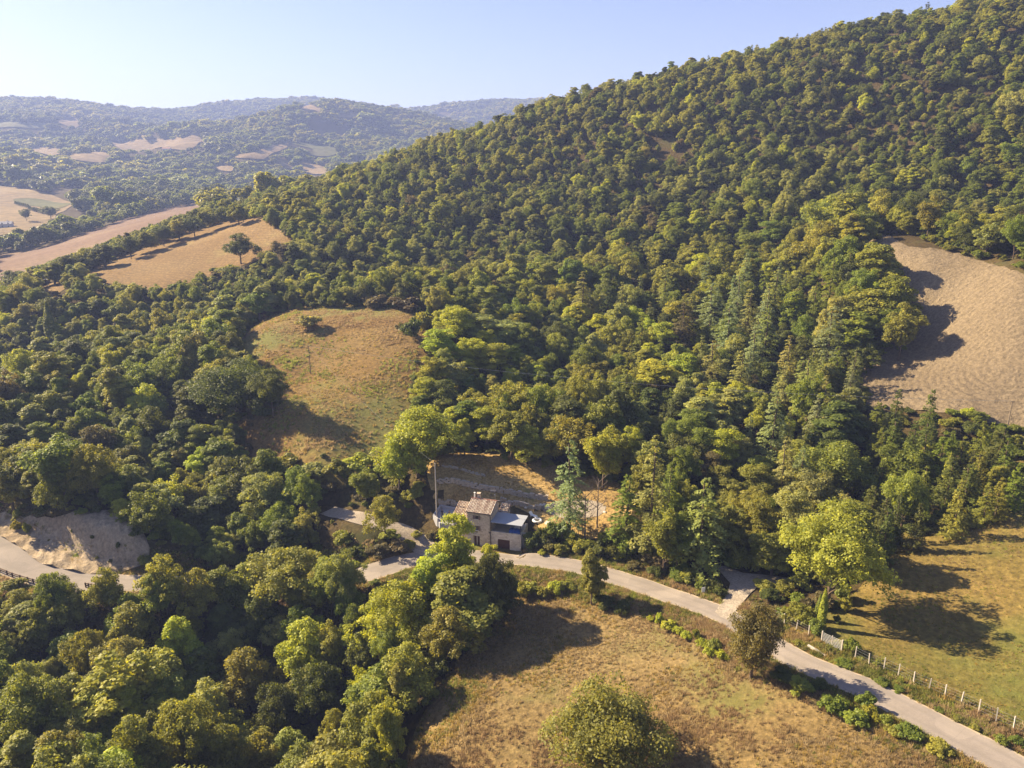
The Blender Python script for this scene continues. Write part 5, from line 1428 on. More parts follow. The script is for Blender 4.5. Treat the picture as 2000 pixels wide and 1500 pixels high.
def person(X, Y, Z, rot, trousers, label, arm):
    """A standing person grown as one skin; hair and trousers are its children."""
    V_ = [(0, 0, 0.95), (0, 0, 1.12), (0, 0.01, 1.36), (0, 0, 1.50), (0, -0.01, 1.60), (0, -0.015, 1.72)]
    R_ = [0.15, 0.13, 0.16, 0.055, 0.085, 0.075]; E_ = [(0, 1), (1, 2), (2, 3), (3, 4), (4, 5)]
    for s in (-1, 1):
        b = len(V_)
        a = arm if s > 0 else 0.0
        V_ += [(s * 0.20, 0, 1.40), (s * 0.27, -0.03 - 0.10 * a, 1.14), (s * (0.25 - 0.1 * a), -0.10 - 0.2 * a, 0.90 + 0.28 * a), (s * (0.25 - 0.13 * a), -0.12 - 0.24 * a, 0.80 + 0.30 * a)]
        R_ += [0.06, 0.045, 0.034, 0.03]; E_ += [(2, b), (b, b + 1), (b + 1, b + 2), (b + 2, b + 3)]
        b = len(V_)
        V_ += [(s * 0.10, 0, 0.88), (s * 0.12, -0.01, 0.50), (s * 0.13, 0.02, 0.09), (s * 0.14, -0.14, 0.04)]
        R_ += [0.10, 0.068, 0.045, 0.04]; E_ += [(0, b), (b, b + 1), (b + 1, b + 2), (b + 2, b + 3)]
    me = bpy.data.meshes.new('person'); me.from_pydata(V_, E_, []); me.update()
    o = link('person', me); o.location = hw(X, Y, Z); o.rotation_euler = (0, 0, rot)
    o.modifiers.new('skin', 'SKIN'); o.modifiers.new('sub', 'SUBSURF').levels = 1; o.modifiers['sub'].render_levels = 2
    for i, r_ in enumerate(R_): me.skin_vertices[0].data[i].radius = (r_, r_ * 0.8)
    me.skin_vertices[0].data[0].use_root = True
    dg = bpy.context.evaluated_depsgraph_get(); ev = bpy.data.meshes.new_from_object(o.evaluated_get(dg))
    o.modifiers.clear(); o.data = ev
    for mm in ('skin', 'dark_shirt'): ev.materials.append(MAT[mm])
    for p in ev.polygons:
        z = p.center.z; x = abs(p.center.x)
        p.material_index = 1 if (z < 1.47 and not (x > 0.2 and z < 1.16) and not (p.center.y < -0.2)) else 0
        p.use_smooth = True
    m = MB()
    for s in (-1, 1): m.tube([(s * 0.085, 0, 0.98), (s * 0.12, -0.01, 0.5), (s * 0.13, 0.015, 0.07)], [0.125, 0.09, 0.075], 8)
    m.tube([(0, 0, 0.86), (0, 0, 1.02)], [0.165, 0.155], 10); m.build('trousers', MAT[trousers], o, True)
    m = MB(); m.tube([(0, 0.02, 1.60), (0, 0.02, 1.68), (0, 0.01, 1.76), (0, 0.0, 1.79)], [0.085, 0.10, 0.075, 0.02], 8); m.build('hair', MAT['hair'], o, True)
    m = MB(); m.box(-0.012, 0.012, -0.105, -0.07, 1.60, 1.64); m.build('nose', MAT['skin'], o)
    add_props(o, label, 'person')
person(-7.05, 4.9, 2.36, 0.3, 'grey_trousers', 'person in a dark top and grey trousers standing by the pole on the patio', 1.0)
person(-5.4, 4.6, 2.36, -0.9, 'green_trousers', 'person in a dark top and greenish trousers nearer the house on the patio', 0.6)

# things lying in the yard
def at(u, v, name, build, mat, label, cat, rot=0.0, dz=0.0):
    m = MB(); build(m); o = m.build(name, MAT[mat]); p = ground(u, v); o.location = (p.x, p.y, float(H(p.x, p.y)) + dz); o.rotation_euler = (0, 0, rot)
    return add_props(o, label, cat)
def ring(R_, r_, n=20, k=8, z=0.0):
    def f(m):
        b = len(m.v)
        for i in range(n):
            a = 2 * math.pi * i / n
            for j in range(k):
                c = 2 * math.pi * j / k; m.v.append(((R_ + r_ * math.cos(c)) * math.cos(a), (R_ + r_ * math.cos(c)) * math.sin(a), z + r_ * math.sin(c)))
        for i in range(n):
            for j in range(k):
                m.f.append((b + i * k + j, b + ((i + 1) % n) * k + j, b + ((i + 1) % n) * k + (j + 1) % k, b + i * k + (j + 1) % k))
    return f
at(1049, 1019, 'inflatable_ring', ring(0.75, 0.22), 'white_plastic', 'white round inflatable ring on the yard edge behind the garage', 'pool ring', dz=0.3)
def lounger(m):
    m.box(-0.35, 0.35, -0.9, 0.5, 0.30, 0.36); m.add([(-0.35, 0.5, 0.30), (0.35, 0.5, 0.30), (0.35, 1.0, 0.85), (-0.35, 1.0, 0.85), (-0.35, 0.44, 0.36), (0.35, 0.44, 0.36), (0.35, 0.94, 0.91), (-0.35, 0.94, 0.91)], [(0, 1, 2, 3), (4, 5, 6, 7), (0, 1, 5, 4), (1, 2, 6, 5), (2, 3, 7, 6), (3, 0, 4, 7)])
    for x in (-0.3, 0.3):
        for y in (-0.8, 0.4): m.box(x - 0.03, x + 0.03, y - 0.03, y + 0.03, 0, 0.30)
at(1042, 1010, 'lounger', lounger, 'white_plastic', 'white reclining lounger standing behind the inflatable ring', 'lounger', 0.8, 0.05)
def rock(seed, s):
    def f(m):
        r = np.random.default_rng(seed); bm = bmesh.new(); bmesh.ops.create_icosphere(bm, subdivisions=2, radius=s)
        for v in bm.verts: v.co *= 1 + 0.25 * math.sin(v.co.x * 5 / s + seed) * math.cos(v.co.y * 4 / s) + float(r.uniform(-.08, .08)); v.co.z *= 0.65
        m.add([v.co[:] for v in bm.verts], [[v.index for v in f_.verts] for f_ in bm.faces]); bm.free()
    return f
for i, (u, v, s, lb) in enumerate([(1071, 1023, 0.7, 'grey boulder on the yard grass between the ring and the cedar'), (1057, 987, 0.45, 'pale rock at the right end of the straight beige wall'), (1068, 992, 0.5, 'larger white rock beside the gravel under the cedar'),
                                   (1027, 992, 0.35, 'white stone lying in shade behind the canopy'), (1181, 1001, 0.35, 'white stone at the far end of the gravel patch'), (1063, 986, 0.35, 'smallest pale rock at the end of the beige wall')]):
    at(u, v, 'rock', rock(i, s), 'concrete' if i == 0 else 'plaster', lb, 'rock', dz=0.15 * s)

# ------------------------------------------------------------------ poles, wire, sign, fences, gate, guardrail
def pole(u, vb, vt, mat, label, r0=0.13, cross=True):
    P = ground(u, vb); hh = 3.0
    for _ in range(200):
        if project(np.array([[P.x, P.y, P.z + hh]]))[1][0] < vt: break
        hh += 0.08
    root = link('utility_pole', None); root.location = P; add_props(root, label, 'pole')
    m = MB(); m.tube([(0, 0, -0.5), (0, 0, hh)], [r0, r0 * 0.6], 8); m.build('post', MAT[mat], root)
    if cross:
        m = MB(); m.tube([(-0.35, 0, hh - 0.25), (0.35, 0, hh - 0.25)], 0.035, 5)
        for x in (-0.3, 0, 0.3): m.tube([(x, 0, hh - 0.25), (x, 0, hh - 0.08)], 0.03, 5)
        m.build('insulator_bar', MAT['dark_metal'], root)
    return Vector((P.x, P.y, P.z + hh - 0.1))
p1 = pole(607, 731, 675, 'weathered_wood', 'thin wooden utility pole standing in the round clearing')
p2 = pole(1967, 836, 783, 'weathered_wood', 'utility pole at the lower edge of the ploughed field')
p3 = pole(853, 1012, 905, 'concrete', 'tall pale concrete pole beside the patio left of the house', 0.13, False)
def wire(a, b, sag, label, r_=0.028):
    m = MB(); c = (a + b) / 2
    m.tube([a.lerp(b, k / 24) - Vector((0, 0, sag * 4 * (k / 24) * (1 - k / 24))) - c for k in range(25)], r_, 4)
    o = m.build('power_line', MAT['pale_metal']); o.location = c; add_props(o, label, 'power line')
wire(p1, p2, 3.0, 'single power line crossing the wood from the clearing pole to the ploughed field')
wire(p1, p3, 1.5, 'power line running from the clearing pole down to the pale pole by the patio', 0.012)
pl = ground(395, 690, 8)
wire(p1, pl + Vector((0, 0, 8)), 1.0, 'power line leaving the clearing pole towards the wood on its left', 0.02)

def build_sign():
    P = ground(1373, 1161); root = link('road_sign', None); root.location = P; root.rotation_euler = (0, 0, 0.15); add_props(root, 'small plain white sign on a post at the roadside before the farm entrance', 'sign')
    m = MB(); m.box(-0.03, 0.03, 0.012, 0.07, -0.3, 1.25); m.build('post', MAT['dark_metal'], root)
    m = MB(); m.box(-0.30, 0.30, -0.018, 0.010, 0.40, 1.30); m.build('board', MAT['white_plastic'], root)
build_sign()
POSTS = [(1511,1210),(1532,1218),(1555,1230),(1579,1242),(1670,1284),(1697,1298),(1726,1307),(1754,1319),(1784,1335),(1814,1347),(1845,1361),(1877,1375),(1911,1391),(1945,1408),(1979,1424),(2015,1441)]
def build_fence():
    P = [ground(u, v) for u, v in POSTS]
    for nm, pts, lb in (('wire_fence', P[:4], 'upper stretch of wire fence with four concrete posts before the hedge shrubs'), ('wire_fence', P[4:], 'long wire fence with concrete posts between the road verge and the meadow')):
        root = link(nm, None); o = pts[0]; root.location = o; add_props(root, lb, 'fence', 'wire fences along the meadow')
        r = random.Random(len(pts)); me = MB(); me.box(-0.055, 0.055, -0.055, 0.055, -0.4, 1.65); me = me.mesh('fence_post', MAT['concrete'])
        for p in pts:
            q_ = link('fence_post', me, root); q_.location = p - o; q_.rotation_euler = (r.uniform(-.05, .05), r.uniform(-.06, .06), r.uniform(0, 1))
        for hz in (0.35, 0.75, 1.15, 1.5):
            m = MB(); m.tube([p - o + Vector((0, 0, hz)) for p in pts], 0.010, 4); m.build('wire', MAT['pale_metal'], root)
build_fence()
def build_gate():
    A, B = ground(1604, 1254), ground(1643, 1272); root = link('metal_gate', None); root.location = A; add_props(root, 'pale two leaf metal gate with horizontal bars in the meadow fence', 'gate')
    d = B - A; d.z = 0; L = d.length; u = d / L; root.rotation_euler = (0, 0, math.atan2(u.y, u.x)); zb = B.z - A.z
    for x, z in ((0, 0), (L / 2, zb / 2), (L, zb)):
        w = 0.07 if x != L / 2 else 0.035
        m = MB(); m.box(x - w, x + w, -w, w, z - 0.3, z + 1.75); m.build('gate_post', MAT['concrete'], root)
    for a, b in ((0.1, L / 2 - 0.06), (L / 2 + 0.06, L - 0.1)):
        for k in range(8):
            z = 0.2 + k * 0.19
            m = MB(); m.tube([(a, 0, z + zb * a / L), (b, 0, z + zb * b / L)], 0.024, 5); m.build('gate_bar', MAT['pale_metal'], root)
build_gate()
def build_yard_fence():
    pts = [ground(u, v) for u, v in ((1059, 1047), (1090, 1052), (1120, 1053), (1148, 1053), (1165, 1054), (1190, 1058))]
    root = link('wire_fence', None); o = pts[0]; root.location = o; add_props(root, 'thin wire fence on dark stakes along the front of the yard', 'fence')
    me = MB(); me.tube([(0, 0, -0.3), (0, 0, 1.4)], 0.04, 5); me = me.mesh('stake', MAT['brown_wood'])
    for p in pts: q_ = link('stake', me, root); q_.location = p - o
    for hz in (0.5, 1.1): m = MB(); m.tube([p - o + Vector((0, 0, hz)) for p in pts], 0.010, 4); m.build('wire', MAT['dark_metal'], root)
build_yard_fence()
def build_guardrail(px, label):
    L = spline([tuple(ground(u, v)) for u, v in px], 2.0)
    root = link('guardrail', None); o = Vector(L[0]); root.location = o; add_props(root, label, 'guardrail', 'wooden guardrails on the road bend')
    pts = [Vector((p[0], p[1], float(H(p[0], p[1])))) - o for p in L]
    me = MB(); me.box(-0.09, 0.09, -0.09, 0.09, -0.4, 1.05); me = me.mesh('post', MAT['brown_wood'])
    for p in pts[::1]: q_ = link('post', me, root); q_.location = p
    for hz in (0.50, 0.88):
        m = MB(); m.tube([p + Vector((0, 0, hz)) for p in pts], 0.10, 5); m.build('rail', MAT['brown_wood'], root)
build_guardrail([(-60, 1098), (0, 1118), (25, 1128), (55, 1137), (75, 1143)], 'brown wooden guardrail on the outer side of the road bend')
build_guardrail([(168, 1148), (180, 1150), (195, 1151)], 'short visible piece of guardrail between the treetops on the bend')
def slab(m):
    m.box(-2.6, 2.6, -0.16, 0.16, -0.1, 0.16)
p = ground(1612, 1281); q2 = ground(1634, 1291)
at(1612, 1281, 'culvert_slab', slab, 'concrete', 'long pale concrete slab lying in the verge below the gate', 'slab', math.atan2(q2.y - p.y, q2.x - p.x))

# ------------------------------------------------------------------ buildings far away, shed on the ridge
def far_house(u, v, w, d, h, rot, label, roof='far_roof', wall='far_wall', storeys=2):
    P = ground(u, v)
    root = link('farmhouse', None); root.location = (P.x, P.y, P.z - 0.5); root.rotation_euler = (0, 0, rot); add_props(root, label, 'house', 'far houses in the valley')
    m = MB(); m.box(-w / 2, w / 2, -d / 2, d / 2, -2, h); m.add([(-w / 2, -d / 2, h), (-w / 2, d / 2, h), (-w / 2, 0, h + d * 0.22), (w / 2, -d / 2, h), (w / 2, d / 2, h), (w / 2, 0, h + d * 0.22)], [(0, 2, 1), (3, 4, 5)])
    m.build('wall', MAT[wall], root)
    m = MB(); e = 0.5
    for s in (-1, 1):
        m.add([(-w / 2 - e, s * (d / 2 + e), h - 0.1), (w / 2 + e, s * (d / 2 + e), h - 0.1), (w / 2 + e, 0, h + d * 0.22 + 0.25), (-w / 2 - e, 0, h + d * 0.22 + 0.25), (-w / 2 - e, s * (d / 2 + e), h - 0.35), (w / 2 + e, s * (d / 2 + e), h - 0.35), (w / 2 + e, 0, h + d * 0.22), (-w / 2 - e, 0, h + d * 0.22)],
              [(0, 1, 2, 3), (4, 5, 6, 7), (0, 1, 5, 4), (1, 2, 6, 5), (3, 0, 4, 7)])
    rf = m.build('roof', MAT[roof], root)
    m = MB(); m.box(w * 0.2, w * 0.2 + 0.9, 0.6, 1.5, h, h + d * 0.22 + 1.2); m.build('chimney', MAT[wall], rf)
    for s in range(storeys):
        n = max(2, int(w / 4))
        for k in range(n):
            x = -w / 2 + w * (k + 0.5) / n; z = 1.0 + s * 2.9
            m = MB(); m.box(x - 0.5, x + 0.5, -d / 2 - 0.05, -d / 2 + 0.1, z, z + 1.3); m.build('window', MAT['window_glass'], root)
far_house(192, 400, 20, 10, 6, 0.25, 'long pink roofed house among trees in the middle of the valley')
far_house(364, 388, 13, 10, 7.5, -0.1, 'white two storey house at the upper end of the mauve field')
far_house(312, 388, 9, 8, 4, 0.3, 'small pale house left of the white two storey house', storeys=1)
far_house(8, 444, 15, 9, 4.0, 0.35, 'grey roofed farm at the left edge beside the mauve field', roof='grey_plaster')
far_house(598, 362, 26, 13, 6.5, 0.2, 'brown roofed village house just above the near ridge, the largest there')
far_house(588, 372, 12, 9, 5, -0.2, 'white walled village house lowest beside the near ridge')
far_house(562, 371, 12, 9, 5, 0.4, 'orange walled village house left of the largest village house', wall='far_roof')
far_house(487, 369, 18, 9, 4, 0.05, 'low pale building at the left end of the village', storeys=1)
far_house(326, 294, 16, 9, 4.5, 0.1, 'tiny pale farmhouse at the lower edge of the largest far field', storeys=1)
def shed():
    P = ground(82, 556); root = link('shed', None); root.location = P; root.rotation_euler = (0, 0, 0.35); add_props(root, 'small open shed with a pale sheet roof at the end of the ridge trees', 'shed')
    m = MB(); m.add([(-3.4, -2.2, 2.5), (3.4, -2.2, 2.5), (3.4, 2.2, 3.1), (-3.4, 2.2, 3.1), (-3.4, -2.2, 2.6), (3.4, -2.2, 2.6), (3.4, 2.2, 3.2), (-3.4, 2.2, 3.2)], [(0, 1, 2, 3), (4, 5, 6, 7), (0, 1, 5, 4), (1, 2, 6, 5), (2, 3, 7, 6), (3, 0, 4, 7)])
    m.build('roof', MAT['pale_metal'], root)
    m = MB(); m.box(-3, 3, 1.9, 2.05, -0.3, 3.0); m.box(-3.1, -2.95, -1.9, 1.9, -0.3, 2.55); m.build('wall', MAT['brown_wood'], root)
    for x in (-2.9, 0, 2.9): m = MB(); m.box(x - .08, x + .08, -2.0, -1.85, -0.3, 2.5); m.build('post', MAT['brown_wood'], root)
shed()

# ------------------------------------------------------------------ shrubs one can count
SH0 = len(PLANTS)
def shrub(u, vb, w, h, t, label=None):
    """w, h: width and height in pixels."""
    P = ground(u, vb); 
    if P is None: return
    dep = project(np.array([P]))[2][0]; var = random.randrange(3); K = KIND['shrub'][var]
    p = plant('shrub', var, P, h * dep / FPX / K[2] / 0.9, w * dep / FPX / 2 / K[3], t, label=label); p['name'] = 'shrub'
for a in [(1548,1214,42,30,'olive'),(1570,1226,32,26,'olive'),(1592,1240,34,28,'green'),(1532,1205,26,20,'green'),(1663,1274,30,30,'green'),(1712,1300,14,10,'olive'),
          (1083,1052,40,36,'green'),(1105,1048,24,26,'green'),(1112,1062,30,24,'olive'),(1130,1075,36,26,'olive'),(1075,1075,30,20,'rust'),(1060,1064,34,30,'dark'),(1040,1070,34,34,'dark'),(1150,1078,34,24,'olive'),
          (1175,1085,38,26,'dark'),(1200,1090,36,24,'dark'),(1095,1080,30,18,'olive'),(1060,1084,16,10,'bright'),(1180,1060,26,24,'green'),(1210,1070,30,26,'dark'),(1230,1085,34,24,'dark'),(1290,1110,34,22,'brown'),(1320,1128,34,18,'green'),
          (1270,1100,30,20,'brown'),(1240,1112,30,14,'brown'),(1345,1140,34,20,'dark'),(1390,1150,34,22,'dark'),(1405,1165,26,18,'dark'),
          (1035,1160,36,24,'olive'),(1060,1165,30,22,'olive'),(1086,1158,28,26,'bright'),(1020,1165,30,26,'olive'),(1110,1150,30,14,'olive'),(1000,1150,30,24,'olive'),(980,1135,30,20,'brown'),(1180,1185,40,22,'dark'),(1215,1195,36,18,'dark'),
          (1286,1218,16,22,'bright'),(1305,1230,28,20,'bright'),(1325,1238,24,14,'bright'),(1340,1248,22,16,'bright'),(1360,1250,18,20,'green'),(1372,1262,26,14,'bright'),(1395,1268,26,22,'olive'),(1385,1280,24,18,'bright'),(1410,1290,26,18,'bright'),(1270,1212,14,10,'bright'),
          (1530,1330,40,24,'dark'),(1560,1350,44,24,'olive'),(1625,1390,50,34,'green'),(1690,1388,36,34,'green'),(1672,1415,44,28,'green'),(1600,1345,30,20,'dark'),(1700,1405,34,24,'bright'),
          (1775,1440,44,26,'green'),(1835,1470,44,22,'olive'),(1745,1435,30,18,'olive'),(1730,1415,30,18,'olive'),
          (1648,1300,30,12,'green'),(1725,1338,26,12,'green'),(1560,1262,24,10,'olive'),(1835,1390,18,9,'green'),(1905,1425,20,10,'olive'),(1955,1452,30,14,'green'),(1985,1455,26,16,'green'),(1870,1405,20,9,'olive'),(1755,1350,22,9,'green'),
          (1490,1150,40,14,'olive'),(1530,1160,44,22,'olive'),(1560,1150,40,26,'olive'),(1505,1172,40,18,'dark'),(1470,1112,50,34,'olive'),(1440,1108,44,36,'olive'),(1505,1115,46,30,'olive'),(1420,1098,36,24,'green'),(1540,1120,36,26,'olive'),(1555,1185,34,24,'green'),(1650,1195,26,30,'olive'),(1640,1175,34,40,'olive'),
          (632,893,12,8,'dark'),(805,660,40,34,'dark'),(785,648,24,18,'brown'),(830,650,40,36,'olive'),(690,598,40,20,'dark'),(740,600,60,26,'brown'),(790,605,60,26,'brown'),(640,600,40,16,'dark'),
          (700,925,60,34,'yellow'),(660,930,50,28,'olive'),(610,930,50,26,'grey'),(740,925,40,34,'yellow'),(560,920,50,30,'olive'),
          (40,1010,20,22,'green'),(55,1045,14,24,'olive'),(34,1040,18,26,'olive'),(142,1040,7,6,'dark'),(190,1095,8,9,'olive'),(232,1072,8,16,'dark'),(218,1100,10,10,'dark'),(95,1060,7,5,'olive'),(183,1053,12,8,'dark'),
          (815,1050,20,12,'olive'),(780,1075,44,20,'brown'),(740,1085,44,22,'brown'),(700,1090,40,22,'dark'),(845,1052,24,16,'brown'),(865,1045,20,14,'olive'),(672,1060,40,24,'olive'),(760,1052,36,14,'olive'),(800,1070,30,14,'olive'),
          (1890,1030,40,14,'olive'),(1860,812,30,12,'green'),(1905,822,40,18,'green'),(1960,842,30,12,'green'),(1985,845,30,14,'green'),(1890,815,26,18,'bright'),(1838,1005,16,12,'bright'),
          (905,1240,44,34,'dark'),(930,1190,40,34,'green'),(870,1270,44,34,'dark'),(860,1320,40,30,'dark'),(835,1370,36,34,'olive'),(990,1190,34,26,'dark')]:
    shrub(*a)
# reddish scrub on the stony opening of the great hill
for k in range(60):
    u = rg.uniform(1180, 1350); v = rg.uniform(285, 395)
    if inside(np.array([u]), np.array([v]), BARE[0])[0]: shrub(u, v, rg.uniform(10, 20), rg.uniform(8, 16), random.choice(['rust', 'brown', 'olive', 'green', 'brown']))
SHR = PLANTS[SH0:]
visible(PLANTS)
SHR = sorted(SHR, key=lambda p: -p.get('vis', 0))[:298]
label_all(SHR)
for p in SHR: put_single(p)
print('shrubs', len(SHR))

# ------------------------------------------------------------------ undergrowth, weeds and grass
def undergrowth():
    P1 = jitter(60, 300, -45, 44, 3.1, rg); P2 = jitter(300, 560, -42, 44, 6.0, rg)
    Ps = []; hs = []; rs = []
    for P, h0, h1 in ((P1, 0.9, 2.6), (P2, 2.0, 4.5)):
        n = len(P); h = rg.uniform(h0, h1, n); rr = h * rg.uniform(0.55, 0.9, n)
        ok = ~near_road(P, 3.3) & occl_ok(P, h, rr)
        for F in FIELDW: ok &= ~inside(P[:, 0], P[:, 1], F)
        lx, ly = hloc(P[:, 0], P[:, 1]); ok &= ~((lx > -10) & (lx < 16) & (ly > -3) & (ly < 14))
        Ps.append(P[ok]); hs.append(h[ok]); rs.append(rr[ok])
    P = np.concatenate(Ps); h = np.concatenate(hs); rr = np.concatenate(rs); n = len(P)
    cols = np.array([TINT['olive'], TINT['green'], TINT['dark'], TINT['brown']])
    c = cols[rg.choice(4, n, p=[0.35, 0.3, 0.25, 0.10])] * rg.uniform(0.75, 1.15, n)[:, None]
    scatter('undergrowth', P, rg.uniform(0, 6.28, n), np.column_stack([rr / 1.4, rr / 1.4, h / 2.2]), rg.integers(0, 3, n), c, [K[0] for K in KIND['shrub']], 'low bushes and brambles filling the floor of the woods', 'undergrowth')
    print('undergrowth', n)
undergrowth()
def tuft(name, seed, n=16, h=0.42, r_=0.26, w=0.05):
    r = np.random.default_rng(seed); v = []; f = []
    for k in range(n):
        a = r.uniform(0, 6.28); d = r.uniform(0, r_); x, y = d * math.cos(a), d * math.sin(a); b = r.uniform(0, 6.28); L = h * r.uniform(0.5, 1.15); lean = r.uniform(0.1, 0.6) * L
        dx, dy = math.cos(b) * w, math.sin(b) * w; i = len(v)
        v += [(x - dx, y - dy, -0.04), (x + dx, y + dy, -0.04), (x + math.cos(a) * lean, y + math.sin(a) * lean, L)]; f.append((i, i + 1, i + 2))
    me = mesh_from(name, v, np.array(f), MAT['grass_blade']); at_ = me.attributes.new('lv', 'FLOAT', 'FACE'); at_.data.foreach_set('value', r.uniform(0.2, 0.8, len(f)).astype(np.float32))
    return me
def grass_material():
    t = NT('grass_blade'); a = t.new("ShaderNodeAttribute", attribute_type='INSTANCER'); a.attribute_name = 'tint'
    p = t.new("ShaderNodeBsdfDiffuse"); t.put(a.outputs['Color'], p.inputs[0]); tr = t.new("ShaderNodeBsdfTranslucent"); t.put(a.outputs['Color'], tr.inputs[0])
    m = t.new("ShaderNodeMixShader"); m.inputs[0].default_value = 0.5; t.l.new(p.outputs[0], m.inputs[1]); t.l.new(tr.outputs[0], m.inputs[2]); t.l.new(m.outputs[0], t.out.inputs[0])
    MAT['grass_blade'] = t.m
grass_material()
TUFTS = [tuft('grass_tuft', 1), tuft('grass_tuft', 2, 20, 0.55, 0.3), tuft('grass_tuft', 3, 12, 0.3, 0.34, 0.07)]
def grass(name, poly, dens, s0, s1, cols, label, probs=None, patch=None, keep=None):
    A = np.array(poly); lo, hi = A.min(0), A.max(0); n = int((hi[0] - lo[0]) * (hi[1] - lo[1]) * dens)
    x = rg.uniform(lo[0], hi[0], n); y = rg.uniform(lo[1], hi[1], n); m = inside(x, y, A)
    x, y = x[m], y[m]
    m = rg.random(len(x)) < np.clip(0.5 + 1.4 * fbm(x, y, 5, 3, 77), 0.06, 1); x, y = x[m], y[m]
    if keep is not None: m = keep(x, y); x, y = x[m], y[m]
    n = len(x); s = rg.uniform(s0, s1, n) * (1 + 0.5 * fbm(x, y, 9, 2, 78)); C = np.array(cols)
    # colours change in patches, like the swards they stand in
    q = np.clip((fbm(x, y, 14, 3, 79) * 0.9 + 0.5 + rg.normal(size=n) * 0.16), 0, 0.999); c = C[(q * len(C)).astype(int)] * rg.uniform(0.75, 1.2, n)[:, None]
    scatter(name, np.column_stack([x, y, H(x, y) + 0.06]), rg.uniform(0, 6.28, n), np.column_stack([s, s, s]), rg.integers(0, 3, n), c, TUFTS, label, 'grass')
    print(name, n)
GB = dict(straw=(0.46, 0.36, 0.20), tan=(0.40, 0.30, 0.155), ochre=(0.40, 0.29, 0.09), green=(0.25, 0.26, 0.07), lime=(0.32, 0.34, 0.07), red=(0.36, 0.255, 0.135), deep=(0.13, 0.15, 0.04))
off_road = lambda x, y: ~near_road(np.column_stack([x, y, 0 * x]), 2.6)
grass('dry_grass', wpoly([(975,1106),(1100,1118),(1200,1150),(1300,1182),(1410,1228),(1490,1285),(1560,1330),(1700,1400),(1850,1470),(1960,1540),(1500,1600),(800,1560),(800,1460),(840,1370),(900,1290),(940,1220),(960,1160)]), 15, 0.4, 0.95,
      [GB['red'], GB['tan'], GB['straw'], GB['ochre'], GB['green']], 'rough dry grass standing in the field below the road', keep=off_road)
grass('meadow_sward', wpoly([(1530,1200),(1640,1180),(1700,1120),(1740,1050),(1850,985),(1960,900),(2040,900),(2060,1460),(1985,1424),(1850,1363),(1700,1300),(1640,1272),(1600,1254)]), 2.6, 0.25, 0.55,
      [GB['green'], GB['green'], GB['ochre'], GB['lime'], GB['tan']], 'short grass of the mown meadow', keep=off_road)
grass('clearing_grass', wpoly([(480,640),(600,600),(700,595),(830,612),(820,700),(790,800),(740,900),(620,918),(550,895),(500,850),(560,780),(500,700)]), 2.4, 0.7, 1.4,
      [GB['red'], GB['tan'], GB['tan'], GB['ochre'], GB['green'], GB['lime']], 'brown seeding grass of the round clearing')
grass('yard_weeds', wpoly([(850,915),(890,885),(1000,895),(1090,918),(1215,960),(1210,1050),(1062,1044),(1050,1005),(980,982),(860,985)]), 2.2, 0.5, 1.2, [GB['straw'], GB['straw'], GB['tan'], GB['ochre']], 'dry weeds on the terraces of the yard',
      keep=lambda x, y: (lambda l: ~((l[0] > -9.5) & (l[0] < 15) & (l[1] > -1) & (l[1] < 9.5)))(hloc(x, y)))
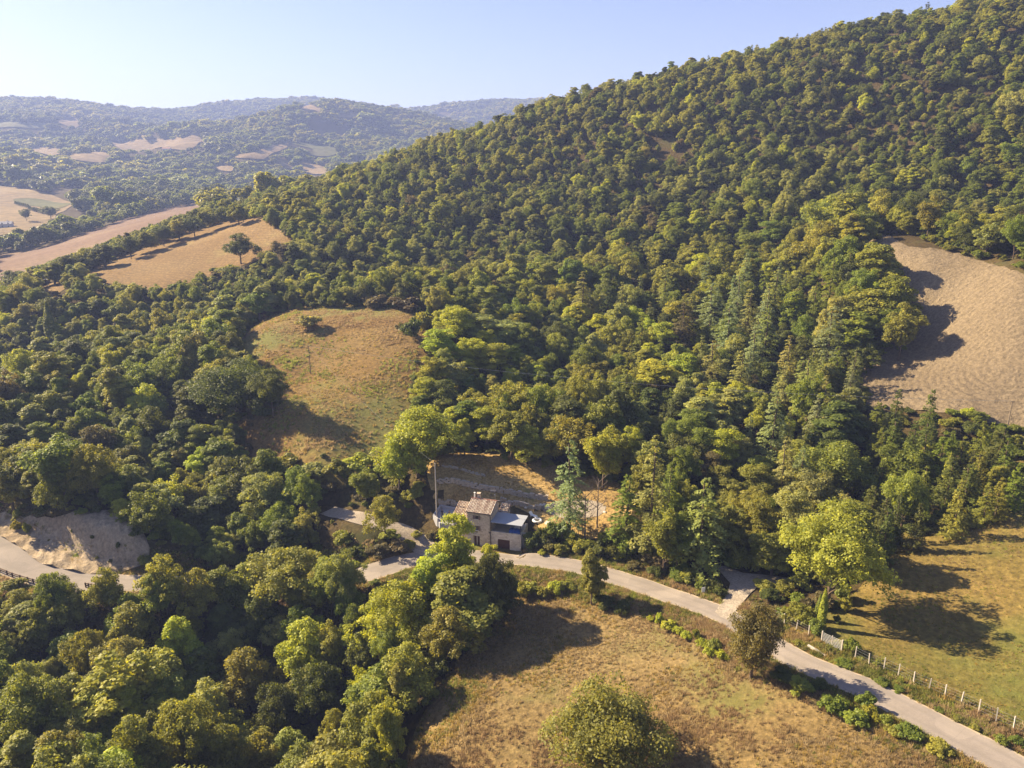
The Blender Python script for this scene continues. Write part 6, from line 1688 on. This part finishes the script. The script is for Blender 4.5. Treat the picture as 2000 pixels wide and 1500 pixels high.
def verge_weeds():
    L = ROAD; d = np.gradient(L[:, :2], axis=0); d /= np.linalg.norm(d, axis=1)[:, None]; nr = np.stack([-d[:, 1], d[:, 0]], -1)
    n = 30000; i = rg.integers(0, len(L), n); side = rg.choice([-1, 1], n); o = L[i, 3] / 2 + 0.15 + rg.gamma(1.3, 1.7, n)
    x = L[i, 0] + nr[i, 0] * side * o + rg.uniform(-.5, .5, n) * d[i, 0]; y = L[i, 1] + nr[i, 1] * side * o + rg.uniform(-.5, .5, n) * d[i, 1]
    dist = np.full(n, 9.0)
    for k in range(0, n, 3000):
        dist[k:k + 3000] = np.hypot(x[k:k + 3000, None] - ROADALL[None, :, 0], y[k:k + 3000, None] - ROADALL[None, :, 1]).min(1)
    u, v, dd = project(np.column_stack([x, y, H(x, y)])); lx, ly = hloc(x, y)
    m = (dist > 2.3 + 0.3 * fbm(x, y, 4, 2, 83)) & (o < 7.5) & (u > -50) & (u < 2050) & ~((lx > -4) & (lx < 11) & (ly > -4) & (ly < 6)) & ~inside(u, v, [(1396,1196),(1420,1210),(1440,1190),(1480,1150),(1560,1140),(1500,1124),(1415,1106),(1425,1140),(1415,1170)])
    x, y = x[m], y[m]; n = len(x); C = np.array([GB['tan'], GB['ochre'], GB['green'], GB['deep'], GB['lime'], GB['straw'], GB['red']])
    q = np.clip(fbm(x, y, 6, 3, 81) * 0.9 + 0.5 + rg.normal(size=n) * 0.15, 0, 0.999); s = rg.uniform(0.45, 1.3, n)
    scatter('verge_weeds', np.column_stack([x, y, H(x, y) + 0.05]), rg.uniform(0, 6.28, n), np.column_stack([s, s, s * 0.9]), rg.integers(0, 3, n), C[(q * 7).astype(int)] * rg.uniform(0.75, 1.2, n)[:, None], TUFTS, 'weeds and tall grass on the road verges', 'weeds')
    print('verge', n)
verge_weeds()

# ------------------------------------------------------------------ air
def haze():
    m = MB(); m.box(GX[0] - 30, GX[-1] + 30, GY[0] - 30, GY[-1] + 30, float(GZ.min()) - 1.0, max(float(GZ.max()), 10) + 40)
    t = bpy.data.materials.new('haze_air'); t.use_nodes = True
    n, l = t.node_tree.nodes, t.node_tree.links; n.clear()
    v = n.new('ShaderNodeVolumePrincipled'); v.inputs['Color'].default_value = (0.40, 0.52, 1.0, 1); v.inputs['Density'].default_value = 0.00022
    v.inputs['Anisotropy'].default_value = 0.1
    o = n.new('ShaderNodeOutputMaterial'); l.new(v.outputs[0], o.inputs['Volume'])
    h = m.build('haze', t)
    add_props(h, 'thin blue summer haze over the whole valley', 'haze', kind='stuff')
haze()
